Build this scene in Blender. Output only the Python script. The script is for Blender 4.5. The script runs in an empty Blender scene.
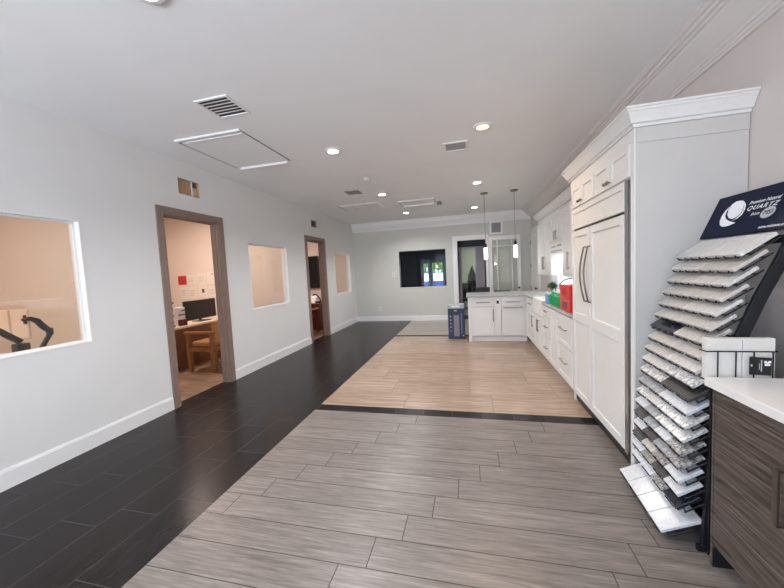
import bpy, bmesh, math, random
from mathutils import Vector, Matrix
random.seed(7)
S = bpy.context.scene
COL = S.collection

# ------------------------------------------------------------------ camera
YAW, PITCH, ROLL, FPX, CAMH = 0.23690588, -0.0667061, -0.05032086, 322.903627, 1.5
def cam_axes():
    cy, sy = math.cos(YAW), math.sin(YAW)
    f = Vector((-sy, cy, 0)); r = Vector((cy, sy, 0)); u = Vector((0, 0, 1))
    cp, sp = math.cos(PITCH), math.sin(PITCH)
    f, u = f*cp + u*sp, u*cp - f*sp
    cr, sr = math.cos(ROLL), math.sin(ROLL)
    return r*cr + u*sr, u*cr - r*sr, f
cr_, cu_, cf_ = cam_axes()
cd = bpy.data.cameras.new('camera'); cam = bpy.data.objects.new('camera', cd); COL.objects.link(cam)
cam.matrix_world = Matrix(((cr_.x, cu_.x, -cf_.x, 0), (cr_.y, cu_.y, -cf_.y, 0), (cr_.z, cu_.z, -cf_.z, CAMH), (0, 0, 0, 1)))
cd.sensor_fit = 'HORIZONTAL'; cd.sensor_width = 36.0; cd.lens = 36.0*FPX/784.0
cd.clip_start = 0.02; cd.clip_end = 200
S.camera = cam

# ------------------------------------------------------------------ world, exposure, daylight
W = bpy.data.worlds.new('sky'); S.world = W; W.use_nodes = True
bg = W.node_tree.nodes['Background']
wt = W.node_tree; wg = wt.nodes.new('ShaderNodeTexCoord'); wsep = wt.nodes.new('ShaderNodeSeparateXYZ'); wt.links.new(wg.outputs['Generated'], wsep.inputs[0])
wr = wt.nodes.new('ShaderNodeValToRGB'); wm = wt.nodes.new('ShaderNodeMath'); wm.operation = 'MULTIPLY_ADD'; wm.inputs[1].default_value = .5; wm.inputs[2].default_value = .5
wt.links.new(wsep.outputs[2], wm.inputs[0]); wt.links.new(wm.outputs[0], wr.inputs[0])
wr.color_ramp.elements[0].position = .44; wr.color_ramp.elements[0].color = (.88, .95, 1.06, 1)       # lower half brightened, as an unseen street, to lift the ceiling
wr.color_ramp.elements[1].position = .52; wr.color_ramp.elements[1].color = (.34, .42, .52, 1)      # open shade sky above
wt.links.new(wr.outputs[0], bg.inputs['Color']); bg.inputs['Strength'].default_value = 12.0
S.view_settings.view_transform = 'Standard'; S.view_settings.look = 'None'
S.view_settings.exposure = 0.66; S.view_settings.gamma = 1.0; S.view_settings.use_curve_mapping = False
S.cycles.use_denoising = True
S.cycles.max_bounces = 10; S.cycles.diffuse_bounces = 6; S.cycles.glossy_bounces = 4; S.cycles.transparent_max_bounces = 12
S.cycles.sample_clamp_indirect = 6.0

def light(name, kind, loc, energy, color=(1, 1, 1), size=0.1, size_y=None, rot=(0, 0, 0), parent=None, spot=None, blend=0.6):
    d = bpy.data.lights.new(name, kind); o = bpy.data.objects.new(name, d); COL.objects.link(o)
    d.energy = energy; d.color = color
    if kind == 'AREA':
        d.size = size
        if size_y: d.shape = 'RECTANGLE'; d.size_y = size_y
    else: d.shadow_soft_size = size
    if spot: d.spot_size = spot; d.spot_blend = blend
    o.rotation_euler = rot
    if parent:
        o.parent = parent; o.location = Vector(loc) - WL[parent.name]
    else: o.location = loc
    return o
WL = {}

XL, XR, YF, ZC, YB = -3.487, 1.70, 9.66, 3.03, -2.8
WT = 0.12
# daylight portal in the shop front behind the camera
p = light('shopfront_portal', 'AREA', (-1.95, YB-0.05, 1.32), 1, size=2.9, size_y=2.7, rot=(math.radians(90), 0, 0)); p.data.cycles.is_portal = True

# ------------------------------------------------------------------ materials
def srgb(r, g, b):
    f = lambda c: (c/255/12.92) if c/255 <= 0.04045 else ((c/255+0.055)/1.055)**2.4
    return (f(r), f(g), f(b), 1)
class NT:
    def __init__(s, name):
        s.m = bpy.data.materials.new(name); s.m.use_nodes = True; s.t = s.m.node_tree; s.N = s.t.nodes
        s.b = s.N['Principled BSDF']; s.out = s.N['Material Output']
    def n(s, kind, **k):
        x = s.N.new(kind)
        for a, v in k.items(): setattr(x, a, v)
        return x
    def put(s, sock, v):
        if hasattr(v, 'is_output'): s.t.links.new(v, sock)
        else: sock.default_value = v
    def math(s, op, a, b=0.0):
        x = s.n('ShaderNodeMath', operation=op); s.put(x.inputs[0], a); s.put(x.inputs[1], b); return x.outputs[0]
    def coord(s, scale=(1, 1, 1), loc=(0, 0, 0), rot=(0, 0, 0)):
        t = s.n('ShaderNodeTexCoord'); mp = s.n('ShaderNodeMapping')
        mp.inputs['Scale'].default_value = scale; mp.inputs['Location'].default_value = loc; mp.inputs['Rotation'].default_value = rot
        s.t.links.new(t.outputs['Object'], mp.inputs[0]); return mp.outputs[0]
    def noise(s, vec, scale=5, detail=4, rough=0.55, dist=0.0):
        x = s.n('ShaderNodeTexNoise'); s.put(x.inputs['Vector'], vec)
        x.inputs['Scale'].default_value = scale; x.inputs['Detail'].default_value = detail
        x.inputs['Roughness'].default_value = rough; x.inputs['Distortion'].default_value = dist
        return x.outputs['Fac']
    def ramp(s, fac, stops):
        x = s.n('ShaderNodeValToRGB'); s.put(x.inputs[0], fac); e = x.color_ramp.elements
        while len(e) < len(stops): e.new(0.5)
        for el, (pos, c) in zip(e, stops): el.position = pos; el.color = c
        return x.outputs[0]
    def mix(s, fac, a, b):
        x = s.n('ShaderNodeMix', data_type='RGBA'); s.put(x.inputs[0], fac); s.put(x.inputs[6], a); s.put(x.inputs[7], b); return x.outputs[2]
    def bump(s, h, strength=0.2, dist=0.01):
        x = s.n('ShaderNodeBump'); s.put(x.inputs['Height'], h); x.inputs['Strength'].default_value = strength; x.inputs['Distance'].default_value = dist
        s.t.links.new(x.outputs[0], s.b.inputs['Normal'])
    def set(s, **k):
        for a, v in k.items():
            s.put(s.b.inputs[{'color': 'Base Color', 'rough': 'Roughness', 'metal': 'Metallic', 'spec': 'Specular IOR Level', 'coat': 'Coat Weight'}[a]], v)
        return s.m
def paint(name, col, rough=0.5, metal=0.0, var=0.03, scale=8, bump=0.0, spec=0.5):
    t = NT(name); f = t.noise(t.coord(), scale, 3)
    lo = tuple(c*(1-var) for c in col[:3])+(1,); hi = tuple(min(1, c*(1+var)) for c in col[:3])+(1,)
    t.set(color=t.ramp(f, [(0.3, lo), (0.7, hi)]), rough=rough, metal=metal, spec=spec)
    if bump: t.bump(t.noise(t.coord(), 180, 2), bump, 0.002)
    return t.m
def emit(name, col, strength):
    t = NT(name); t.set(color=col, rough=0.4)
    t.b.inputs['Emission Color'].default_value = col; t.b.inputs['Emission Strength'].default_value = strength
    return t.m
def wood(name, a, b, scale=(1, 1, 1), rough=0.45, grain=30, rot=(0, 0, 0), c=None, dist=1.0, stops=(0.32, 0.55, 0.72)):
    t = NT(name); v = t.coord(scale, rot=rot)
    f = t.noise(v, grain, 6, 0.65, dist); g = t.noise(v, grain*0.22, 3, 0.5, 0.6)
    col = t.ramp(f, [(stops[0], a), (stops[1], c or tuple((x+y)/2 for x, y in zip(a, b))), (stops[2], b)])
    col = t.mix(t.math('MULTIPLY', g, 0.55), col, a)
    t.set(color=col, rough=rough); t.bump(f, 0.15, 0.003); return t.m
def tiles(name, axis_u, u0, shift, length, v0, pitch, cols, grout, gscale, rough, gw=0.003, vary=0.5, spec=0.5, streak=1.0):
    t = NT(name); tc = t.n('ShaderNodeTexCoord'); sp = t.n('ShaderNodeSeparateXYZ'); t.t.links.new(tc.outputs['Object'], sp.inputs[0])
    U, V = (sp.outputs[0], sp.outputs[1]) if axis_u == 'x' else (sp.outputs[1], sp.outputs[0])
    v = t.math('DIVIDE', t.math('SUBTRACT', V, v0), pitch); row = t.math('FLOOR', v)
    u = t.math('DIVIDE', t.math('SUBTRACT', t.math('SUBTRACT', U, u0), t.math('MULTIPLY', row, shift)), length); cl = t.math('FLOOR', u)
    fu, fv = t.math('SUBTRACT', u, cl), t.math('SUBTRACT', v, row)
    du = t.math('MULTIPLY', t.math('MINIMUM', fu, t.math('SUBTRACT', 1.0, fu)), length)
    dv = t.math('MULTIPLY', t.math('MINIMUM', fv, t.math('SUBTRACT', 1.0, fv)), pitch)
    line = t.math('LESS_THAN', t.math('MINIMUM', du, dv), gw)
    cb = t.n('ShaderNodeCombineXYZ'); t.put(cb.inputs[0], row); t.put(cb.inputs[1], cl)
    wn = t.n('ShaderNodeTexWhiteNoise', noise_dimensions='3D'); t.t.links.new(cb.outputs[0], wn.inputs['Vector'])
    off = t.math('MULTIPLY', wn.outputs['Value'], 37.0)
    gc = t.n('ShaderNodeCombineXYZ'); t.put(gc.inputs[0], t.math('MULTIPLY', U, gscale[0])); t.put(gc.inputs[1], t.math('MULTIPLY', V, gscale[1])); t.put(gc.inputs[2], off)
    n1 = t.noise(gc.outputs[0], 1.0, 6, 0.62, 0.7)
    gc2 = t.n('ShaderNodeCombineXYZ'); t.put(gc2.inputs[0], t.math('MULTIPLY', U, gscale[0]*3)); t.put(gc2.inputs[1], t.math('MULTIPLY', V, gscale[1]*3.2)); t.put(gc2.inputs[2], off)
    n2 = t.noise(gc2.outputs[0], 1.0, 4, 0.6, 0.3)
    f = t.math('ADD', t.math('MULTIPLY', n1, 0.58), t.math('MULTIPLY', n2, 0.42))
    f = t.math('ADD', f, t.math('MULTIPLY', t.math('SUBTRACT', wn.outputs['Value'], 0.5), 0.12*vary))
    col = t.ramp(f, list(zip((0.34, 0.47, 0.57, 0.68), cols)))
    t.set(color=t.mix(line, col, grout), rough=t.math('ADD', rough, t.math('MULTIPLY', line, 0.3)), spec=spec)
    t.bump(t.math('SUBTRACT', 1.0, line), 0.3, 0.002)
    return t.m
def stone(name, base, vein, scale=9, width=0.04, rough=0.18, speck=None):
    t = NT(name); f = t.noise(t.coord(), scale, 5, 0.6, 1.6)
    col = t.ramp(f, [(0.5-width*2, base), (0.5-width*0.3, vein), (0.5+width*0.3, vein), (0.5+width*2, base)])
    if speck:
        g = t.noise(t.coord(), speck[1], 3, 0.7, 0.3)
        col = t.mix(t.ramp(g, [(0.46, (0, 0, 0, 1)), (0.6, (1, 1, 1, 1))]), col, speck[0])
    t.set(color=col, rough=rough); return t.m
def glass(name, tint=(1, 1, 1, 1), refl=1.0):
    t = NT(name); tr = t.n('ShaderNodeBsdfTransparent'); tr.inputs[0].default_value = tint
    gl = t.n('ShaderNodeBsdfGlossy'); gl.inputs['Roughness'].default_value = 0.02
    fr = t.n('ShaderNodeLayerWeight'); fr.inputs[0].default_value = 0.5
    fr = t.math('ADD', 0.045, t.math('MULTIPLY', t.math('POWER', fr.outputs['Facing'], 5.0), 0.955))
    mx = t.n('ShaderNodeMixShader'); t.t.links.new(t.math('MULTIPLY', fr, refl), mx.inputs[0])
    t.t.links.new(tr.outputs[0], mx.inputs[1]); t.t.links.new(gl.outputs[0], mx.inputs[2]); t.t.links.new(mx.outputs[0], t.out.inputs[0])
    return t.m

M = {}
M['wall'] = paint('white_wall_paint', (0.74, 0.735, 0.725, 1), 0.55, var=0.015, scale=2, bump=0.05)
M['wall_sage'] = paint('pale_sage_wall_paint', (0.60, 0.60, 0.55, 1), 0.55, var=0.015, scale=2, bump=0.05)
M['wall_grey'] = paint('warm_grey_wall_paint', (0.62, 0.555, 0.525, 1), 0.55, var=0.015, scale=2, bump=0.05)
M['ceiling'] = paint('ceiling_paint', (0.83, 0.83, 0.83, 1), 0.7, var=0.02, scale=1.5, bump=0.05)
M['office'] = paint('office_wall_paint', (0.74, 0.66, 0.60, 1), 0.6, var=0.02, scale=2)
M['trim'] = paint('white_trim_paint', (0.80, 0.79, 0.78, 1), 0.35, var=0.01)
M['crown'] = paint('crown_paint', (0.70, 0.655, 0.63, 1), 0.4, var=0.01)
M['cabinet'] = paint('cabinet_white_lacquer', (0.73, 0.72, 0.705, 1), 0.33, var=0.012)
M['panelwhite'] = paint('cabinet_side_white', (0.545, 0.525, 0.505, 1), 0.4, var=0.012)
M['casing'] = wood('taupe_door_casing_wood', srgb(122, 101, 92), srgb(160, 138, 127), (6, 6, 0.6), 0.45, 12)
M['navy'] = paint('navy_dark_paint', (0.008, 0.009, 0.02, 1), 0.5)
M['black'] = paint('black_plastic', (0.012, 0.012, 0.014, 1), 0.4)
M['blackmetal'] = paint('black_powder_coated_metal', (0.010, 0.011, 0.014, 1), 0.5, spec=0.25)
M['screen'] = paint('black_screen', (0.006, 0.006, 0.008, 1), 0.12)
M['nickel'] = paint('brushed_nickel', (0.42, 0.38, 0.35, 1), 0.3, metal=1.0)
M['darknickel'] = paint('dark_bronze_metal', (0.24, 0.21, 0.19, 1), 0.35, metal=1.0)
M['pull'] = paint('taupe_metal_pull', (0.30, 0.27, 0.25, 1), 0.4, metal=0.7)
M['darkpull'] = paint('dark_bronze_pull', (0.15, 0.12, 0.11, 1), 0.3, metal=0.8)
M['steel'] = paint('stainless_steel', (0.55, 0.55, 0.56, 1), 0.28, metal=1.0)
M['grey'] = paint('grey_metal_grille', (0.33, 0.33, 0.335, 1), 0.5)
M['darkgrey'] = paint('dark_grille_void', (0.03, 0.03, 0.032, 1), 0.7)
M['brass'] = paint('tan_duct_board', (0.42, 0.27, 0.15, 1), 0.7, var=0.1)
M['brownslat'] = paint('brown_grille_slat', (0.14, 0.09, 0.07, 1), 0.5)
M['quartztop'] = stone('white_quartz_countertop', (0.80, 0.77, 0.75, 1), (0.68, 0.65, 0.63, 1), 6, 0.05, 0.2)
M['peninsulatop'] = stone('grey_veined_countertop', (0.62, 0.62, 0.60, 1), (0.38, 0.38, 0.36, 1), 5, 0.12, 0.2)
M['backsplash'] = paint('white_backsplash', (0.82, 0.82, 0.84, 1), 0.2)
M['glass'] = glass('clear_window_glass', (0.96, 0.97, 0.96, 1), 0.8)
M['doorglass'] = glass('door_glass', (0.86, 0.88, 0.84, 1), 1.0)
M['dimglass'] = glass('smoked_low_glare_glass', (0.90, 0.92, 0.94, 1), 0.12)
M['warm_lens'] = emit('warm_lamp_lens', (1, 0.60, 0.24, 1), 3.2)
M['cool_lens'] = emit('white_lamp_lens', (1, 0.98, 0.94, 1), 16)
M['shade'] = emit('lit_frosted_shade', (1, 0.98, 0.93, 1), 2.2)
M['officelamp'] = emit('office_panel_lamp', (1, 0.78, 0.58, 1), 3.0)
M['strip'] = emit('under_cabinet_strip', (0.90, 0.94, 1, 1), 5)
M['charcoalwood'] = wood('grey_brown_grained_laminate', srgb(38, 30, 28), srgb(142, 124, 114), (1, .34, 11), 0.45, 5.5, rot=(math.radians(2), 0, 0), c=srgb(88, 76, 70), dist=2.2, stops=(.34, .50, .70))
M['deskwood'] = wood('red_brown_desk_wood', srgb(96, 58, 36), srgb(146, 96, 62), (1, 1, 6), 0.4, 8)
M['oak'] = wood('golden_oak_wood', srgb(126, 82, 48), srgb(166, 116, 74), (4, 4, 1), 0.4, 8)
M['redwood'] = wood('dark_cherry_wood', srgb(66, 22, 12), srgb(120, 48, 26), (4, 4, 1), 0.35, 8)
M['tanseat'] = paint('tan_leather', srgb(168, 120, 74), 0.5)
M['paper'] = paint('white_paper', (0.78, 0.74, 0.70, 1), 0.7)
M['ink'] = paint('dark_print', (0.12, 0.09, 0.08, 1), 0.7)
M['redpaper'] = paint('red_paper', srgb(196, 40, 44), 0.6)
M['cream'] = paint('cream_plastic', (0.74, 0.62, 0.52, 1), 0.45)
M['white'] = paint('white_plastic', (0.82, 0.81, 0.79, 1), 0.4)
M['sign'] = paint('navy_sign_board', (0.006, 0.010, 0.030, 1), 0.5, spec=0.12)
M['signwhite'] = paint('white_sign_lettering', (0.85, 0.85, 0.86, 1), 0.5)
M['signgrey'] = paint('silver_sign_oval', (0.50, 0.50, 0.52, 1), 0.5)
M['navycarton'] = paint('navy_printed_carton', srgb(40, 50, 76), 0.5)
M['cartontop'] = paint('pale_printed_carton', srgb(168, 174, 178), 0.6, var=0.1, scale=40)
M['cartongrey'] = paint('grey_carton_print', srgb(128, 122, 134), 0.5)
M['cartonblue'] = paint('grey_blue_carton_print', srgb(92, 108, 146), 0.5)
M['cabtop'] = paint('plain_white_countertop', (0.72, 0.69, 0.67, 1), 0.25)
M['greenplastic'] = paint('green_plastic', srgb(10, 150, 84), 0.2)
M['bluewrap'] = paint('blue_wrap', srgb(96, 150, 205), 0.3)
M['clearwrap'] = paint('clear_wrap', srgb(190, 205, 200), 0.2)
M['redcarton'] = paint('red_carton', srgb(205, 28, 24), 0.35)
M['leaf'] = paint('dark_green_leaf', srgb(30, 84, 40), 0.5, var=0.35, scale=30)
M['treeleaf'] = paint('tree_leaf', srgb(92, 122, 20), 0.6, var=0.5, scale=3)
M['bark'] = paint('bark', srgb(80, 62, 48), 0.8)
M['carblue'] = paint('blue_car_paint', srgb(30, 52, 92), 0.25)
M['asphalt'] = paint('pale_asphalt', (0.16, 0.15, 0.15, 1), 0.8, var=0.15)
M['mauve'] = paint('mauve_grey_frame_paint', (0.42, 0.37, 0.43, 1), 0.45)
M['hallwall'] = paint('grey_green_hall_paint', (0.34, 0.36, 0.32, 1), 0.6)
M['tilewhite'] = stone('white_quartz', (0.66, 0.64, 0.61, 1), (0.57, 0.55, 0.52, 1), 14, 0.04)
M['offwhite'] = paint('off_white_glaze', (0.66, 0.64, 0.60, 1), 0.4)
M['tilecool'] = stone('cool_white_quartz', (0.66, 0.67, 0.70, 1), (0.58, 0.59, 0.62, 1), 12, 0.03, 0.15)
M['tilevein'] = stone('white_veined_quartz', (0.72, 0.71, 0.70, 1), (0.34, 0.33, 0.33, 1), 11, 0.025)
M['tilecream'] = stone('cream_quartz', (0.60, 0.565, 0.52, 1), (0.51, 0.475, 0.44, 1), 14, 0.06)
M['tilebeige'] = stone('beige_grey_quartz', (0.42, 0.38, 0.35, 1), (0.30, 0.27, 0.25, 1), 16, 0.06)
M['tilegrey'] = stone('pale_grey_quartz', (0.42, 0.43, 0.44, 1), (0.30, 0.31, 0.32, 1), 16, 0.06)
M['tilecharcoal'] = stone('charcoal_quartz', (0.075, 0.066, 0.066, 1), (0.05, 0.045, 0.045, 1), 20, 0.06, 0.3)
M['tileblack'] = stone('black_quartz', (0.012, 0.014, 0.024, 1), (0.03, 0.034, 0.05, 1), 20, 0.04, 0.15)
M['tilespeck'] = stone('speckled_granite', (0.52, 0.50, 0.49, 1), (0.30, 0.29, 0.28, 1), 22, 0.06, 0.2, ((0.10, 0.09, 0.09, 1), 55))
M['floor_dark'] = tiles('dark_floor_tile', 'y', 1.733, 0.153, 0.607, -2.03, 0.302,
    [srgb(26, 23, 24), srgb(31, 28, 28), srgb(35, 31, 31), srgb(40, 36, 36)], srgb(72, 69, 70), (3, 30), 0.26, 0.0019, 0.4, 0.16)
M['floor_grey'] = tiles('grey_plank_tile', 'x', 0.768, 0.148, 1.188, 3.235, 0.197,
    [srgb(84, 77, 73), srgb(113, 105, 100), srgb(129, 121, 116), srgb(152, 145, 140)], srgb(56, 51, 48), (2.6, 52), 0.36, 0.0026, 0.35)
M['floor_beige'] = tiles('beige_plank_tile', 'x', 0.205, -0.242, 0.967, 3.385, 0.475,
    [srgb(132, 111, 96), srgb(154, 133, 116), srgb(168, 148, 131), srgb(184, 166, 150)], srgb(92, 79, 70), (1.6, 30), 0.27, 0.003, 0.8)
M['floor_pale'] = tiles('pale_plank_tile', 'x', -0.89, 0.3, 1.2, 7.45, 0.37,
    [srgb(122, 112, 104), srgb(150, 140, 132), srgb(166, 157, 149), srgb(182, 174, 167)], srgb(112, 101, 93), (1.6, 30), 0.3, 0.003, 0.9)
M['floor_office'] = tiles('office_floor_plank', 'x', 0, 0.3, 1.0, 0, 0.2,
    [srgb(104, 80, 64), srgb(130, 104, 84), srgb(148, 122, 102), srgb(166, 140, 120)], srgb(92, 72, 58), (2, 12), 0.35, 0.002, 0.9)

# ------------------------------------------------------------------ mesh helpers
class B:
    def __init__(s): s.v = []; s.f = []; s.mi = []
    def add(s, vs, fs, mi=0):
        k = len(s.v); s.v += [Vector(v) for v in vs]; s.f += [tuple(i+k for i in f) for f in fs]; s.mi += [mi]*len(fs); return s
    def box(s, x0, x1, y0, y1, z0, z1, mi=0):
        x0, x1 = min(x0, x1), max(x0, x1); y0, y1 = min(y0, y1), max(y0, y1); z0, z1 = min(z0, z1), max(z0, z1)
        return s.add([(x0, y0, z0), (x1, y0, z0), (x1, y1, z0), (x0, y1, z0), (x0, y0, z1), (x1, y0, z1), (x1, y1, z1), (x0, y1, z1)],
                     [(0, 3, 2, 1), (4, 5, 6, 7), (0, 1, 5, 4), (1, 2, 6, 5), (2, 3, 7, 6), (3, 0, 4, 7)], mi)
    def obox(s, o, a, b, c, mi=0):       # oriented box: corner o, edge vectors a, b, c
        o, a, b, c = Vector(o), Vector(a), Vector(b), Vector(c)
        if a.cross(b).dot(c) < 0: a, b = b, a
        return s.add([o, o+a, o+a+b, o+b, o+c, o+a+c, o+a+b+c, o+b+c], [(0, 3, 2, 1), (4, 5, 6, 7), (0, 1, 5, 4), (1, 2, 6, 5), (2, 3, 7, 6), (3, 0, 4, 7)], mi)
    def face(s, F, pos, u0, u1, v0, v1, d0, d1, mi=0):   # box on a cabinet face; F says which way the face looks
        if F == 'nx': return s.box(pos-d1, pos-d0, u0, u1, v0, v1, mi)
        if F == 'px': return s.box(pos+d0, pos+d1, u0, u1, v0, v1, mi)
        if F == 'ny': return s.box(u0, u1, pos-d1, pos-d0, v0, v1, mi)
        if F == 'py': return s.box(u0, u1, pos+d0, pos+d1, v0, v1, mi)
        if F == 'nz': return s.box(u0, u1, v0, v1, pos-d1, pos-d0, mi)
    def tube(s, pts, r, n=10, caps=True, mi=0):
        pts = [Vector(p) for p in pts]; R = r if isinstance(r, (list, tuple)) else [r]*len(pts)
        k0 = len(s.v); prev = None; vs = []; fs = []
        for i, p in enumerate(pts):
            t = (pts[min(i+1, len(pts)-1)]-pts[max(i-1, 0)]).normalized()
            if prev is None:
                a = Vector((0, 0, 1)) if abs(t.z) < 0.9 else Vector((1, 0, 0)); a = (a - t*a.dot(t)).normalized()
            else: a = (prev - t*prev.dot(t)).normalized()
            prev = a; b = t.cross(a)
            for j in range(n):
                w = 2*math.pi*j/n; vs.append(p+(a*math.cos(w)+b*math.sin(w))*R[i])
        for i in range(len(pts)-1):
            for j in range(n):
                fs.append((i*n+j, i*n+(j+1) % n, (i+1)*n+(j+1) % n, (i+1)*n+j))
        if caps: fs.append(tuple(range(n-1, -1, -1))); fs.append(tuple((len(pts)-1)*n+j for j in range(n)))
        return s.add(vs, fs, mi)
    def lathe(s, prof, c, n=24, mi=0, ring=False):      # prof: (r, z) list, around vertical axis at c
        vs = []; fs = []
        for r, z in prof:
            for j in range(n):
                w = 2*math.pi*j/n; vs.append((c[0]+r*math.cos(w), c[1]+r*math.sin(w), c[2]+z))
        for i in range(len(prof)-1):
            for j in range(n): fs.append((i*n+j, i*n+(j+1) % n, (i+1)*n+(j+1) % n, (i+1)*n+j))
        if ring:
            i = len(prof)-1
            for j in range(n): fs.append((i*n+j, i*n+(j+1) % n, (j+1) % n, j))
            return s.add(vs, fs, mi)
        if prof[0][0] > 1e-6: fs.append(tuple(range(n-1, -1, -1)))
        if prof[-1][0] > 1e-6: fs.append(tuple((len(prof)-1)*n+j for j in range(n)))
        return s.add(vs, fs, mi)
    def prism(s, poly, a, b, axis='y', mi=0):   # poly in the other two axes (x,z / y,z / x,y), extruded a..b
        n = len(poly); vs = []
        for t in (a, b):
            for p, q in poly: vs.append({'y': (p, t, q), 'x': (t, p, q), 'z': (p, q, t)}[axis])
        fs = [tuple(range(n)), tuple(range(2*n-1, n-1, -1))]+[(i, i+n, (i+1) % n+n, (i+1) % n) for i in range(n)]
        return s.add(vs, fs, mi)
    def quad(s, a, b, c, d, mi=0): return s.add([a, b, c, d], [(0, 1, 2, 3)], mi)
    def mesh(s, name, origin, mats, bevel=0, smooth=False):
        me = bpy.data.meshes.new(name); me.from_pydata([v-origin for v in s.v], [], s.f)
        for m in mats: me.materials.append(m)
        if len(mats) > 1:
            for pl, i in zip(me.polygons, s.mi): pl.material_index = i
        bm = bmesh.new(); bm.from_mesh(me); bmesh.ops.recalc_face_normals(bm, faces=bm.faces)
        if bevel: bmesh.ops.bevel(bm, geom=[e for e in bm.edges if len(e.link_faces) == 2 and e.calc_face_angle(0) > 0.5], offset=bevel, segments=1, affect='EDGES', clamp_overlap=True)
        bm.to_mesh(me); bm.free()
        if smooth:
            for pl in me.polygons: pl.use_smooth = True
            try: me.set_sharp_from_angle(angle=math.radians(40))
            except Exception: pass
        me.update(); return me
def mlist(m): return [M[x] for x in m] if isinstance(m, (list, tuple)) else [M[m]]
def tag(o, label, cat, group=None):
    o['label'] = label; o['category'] = cat
    if group: o['group'] = group
def thing(name, label, cat, loc, group=None):
    o = bpy.data.objects.new(name, None); COL.objects.link(o); o.location = loc; o.empty_display_size = 0.1
    WL[o.name] = Vector(loc); tag(o, label, cat, group); return o
def part(b, name, mat, parent, bevel=0, smooth=False, label=None):
    org = WL[parent.name]; o = bpy.data.objects.new(name, b.mesh(name, org, mlist(mat), bevel, smooth)); COL.objects.link(o)
    o.parent = parent; WL[o.name] = Vector(org)
    if label: o['label'] = label
    return o
def solo(b, name, mat, label, cat, group=None, bevel=0, smooth=False):
    xs = [v.x for v in b.v]; ys = [v.y for v in b.v]; zs = [v.z for v in b.v]
    org = Vector(((min(xs)+max(xs))/2, (min(ys)+max(ys))/2, min(zs)))
    o = bpy.data.objects.new(name, b.mesh(name, org, mlist(mat), bevel, smooth)); COL.objects.link(o); o.location = org
    WL[o.name] = org; tag(o, label, cat, group); return o
def struct(b, name, mat, parent=None, bevel=0, label=None, cat='building part', smooth=False):
    org = Vector((0, 0, 0)); o = bpy.data.objects.new(name, b.mesh(name, org, mlist(mat), bevel, smooth)); COL.objects.link(o)
    WL[o.name] = org; o['kind'] = 'structure'
    if parent: o.parent = parent
    else:
        if label: o['label'] = label
        o['category'] = cat
    return o
def copy_thing(src, delta, label, group=None):
    r = src.copy(); COL.objects.link(r); r.location = Vector(src.location)+Vector(delta); WL[r.name] = Vector(r.location)
    r['label'] = label
    if group: r['group'] = group
    for ch in list(src.children):
        c = ch.copy(); COL.objects.link(c); c.parent = r
        for g in list(ch.children):
            d = g.copy(); COL.objects.link(d); d.parent = c
    return r
def wall_holes(b, F, pos, th, u0, u1, v0, v1, holes, mi=0):
    """solid wall slab with rectangular openings; face at pos, thickness th away from the room"""
    us = sorted({u0, u1, *[h[0] for h in holes], *[h[1] for h in holes]}); vs = sorted({v0, v1, *[h[2] for h in holes], *[h[3] for h in holes]})
    for i in range(len(us)-1):
        run = None
        for j in range(len(vs)-1):
            uc, vc = (us[i]+us[i+1])/2, (vs[j]+vs[j+1])/2
            solid = not any(h[0] < uc < h[1] and h[2] < vc < h[3] for h in holes)
            if solid: run = (run[0], vs[j+1]) if run else (vs[j], vs[j+1])
            if (not solid or j == len(vs)-2) and run:
                b.face(F, pos, us[i], us[i+1], run[0], run[1], -th, 0, mi); run = None
    return b
def shaker(b, F, pos, u0, u1, v0, v1, rail=0.055, th=0.02, rec=0.009, mids=(), mi=0):
    """frame-and-panel front standing th proud of pos"""
    b.face(F, pos, u0, u0+rail, v0, v1, 0, th, mi); b.face(F, pos, u1-rail, u1, v0, v1, 0, th, mi)
    b.face(F, pos, u0+rail, u1-rail, v0, v0+rail, 0, th, mi); b.face(F, pos, u0+rail, u1-rail, v1-rail, v1, 0, th, mi)
    for m in mids: b.face(F, pos, u0+rail, u1-rail, m-rail*0.75, m+rail*0.75, 0, th, mi)
    b.face(F, pos, u0+rail, u1-rail, v0+rail, v1-rail, 0, th-rec, mi); return b
def bar_handle(F, pos, uc, vc, length, vertical, off=0.035, r=0.0065):
    b = B(); h = length/2
    def P(u, v, d): return {'nx': (pos-d, u, v), 'ny': (u, pos-d, v), 'px': (pos+d, u, v)}[F]
    e = (lambda t: P(uc, vc+t, off)) if vertical else (lambda t: P(uc+t, vc, off))
    g = (lambda t: P(uc, vc+t, 0)) if vertical else (lambda t: P(uc+t, vc, 0))
    b.tube([e(-h), e(h)], r, 8)
    for t in (-h*0.8, h*0.8): b.tube([g(t), e(t)], r*0.8, 8)
    return b

# ================================================================== SHELL
CW = 1.16   # toe line of the cabinets along the right wall
b = B()
def fl(x0, x1, y0, y1, mi): b.box(x0, x1, y0, y1, -0.06, 0.0, mi)
fl(XL-WT, -1.74, YB, YF+WT, 0)
fl(-1.74, XR, YB, 3.235, 1)
fl(-1.74, XR, 3.235, 3.385, 0)
fl(-1.74, XR, 3.385, 7.28, 2)
fl(-1.74, XR, 7.28, 7.45, 0)
fl(-1.74, XR, 7.45, YF+WT, 3)
struct(b, 'floor', ['floor_dark', 'floor_grey', 'floor_beige', 'floor_pale'], label='tiled showroom floor, dark strip on the left and grey and beige planks on the right', cat='floor')
struct(B().box(XL-WT, XR+WT, YB-WT, YF+WT, ZC, ZC+0.08), 'ceiling', 'ceiling', label='flat pale grey showroom ceiling', cat='ceiling')

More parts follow.
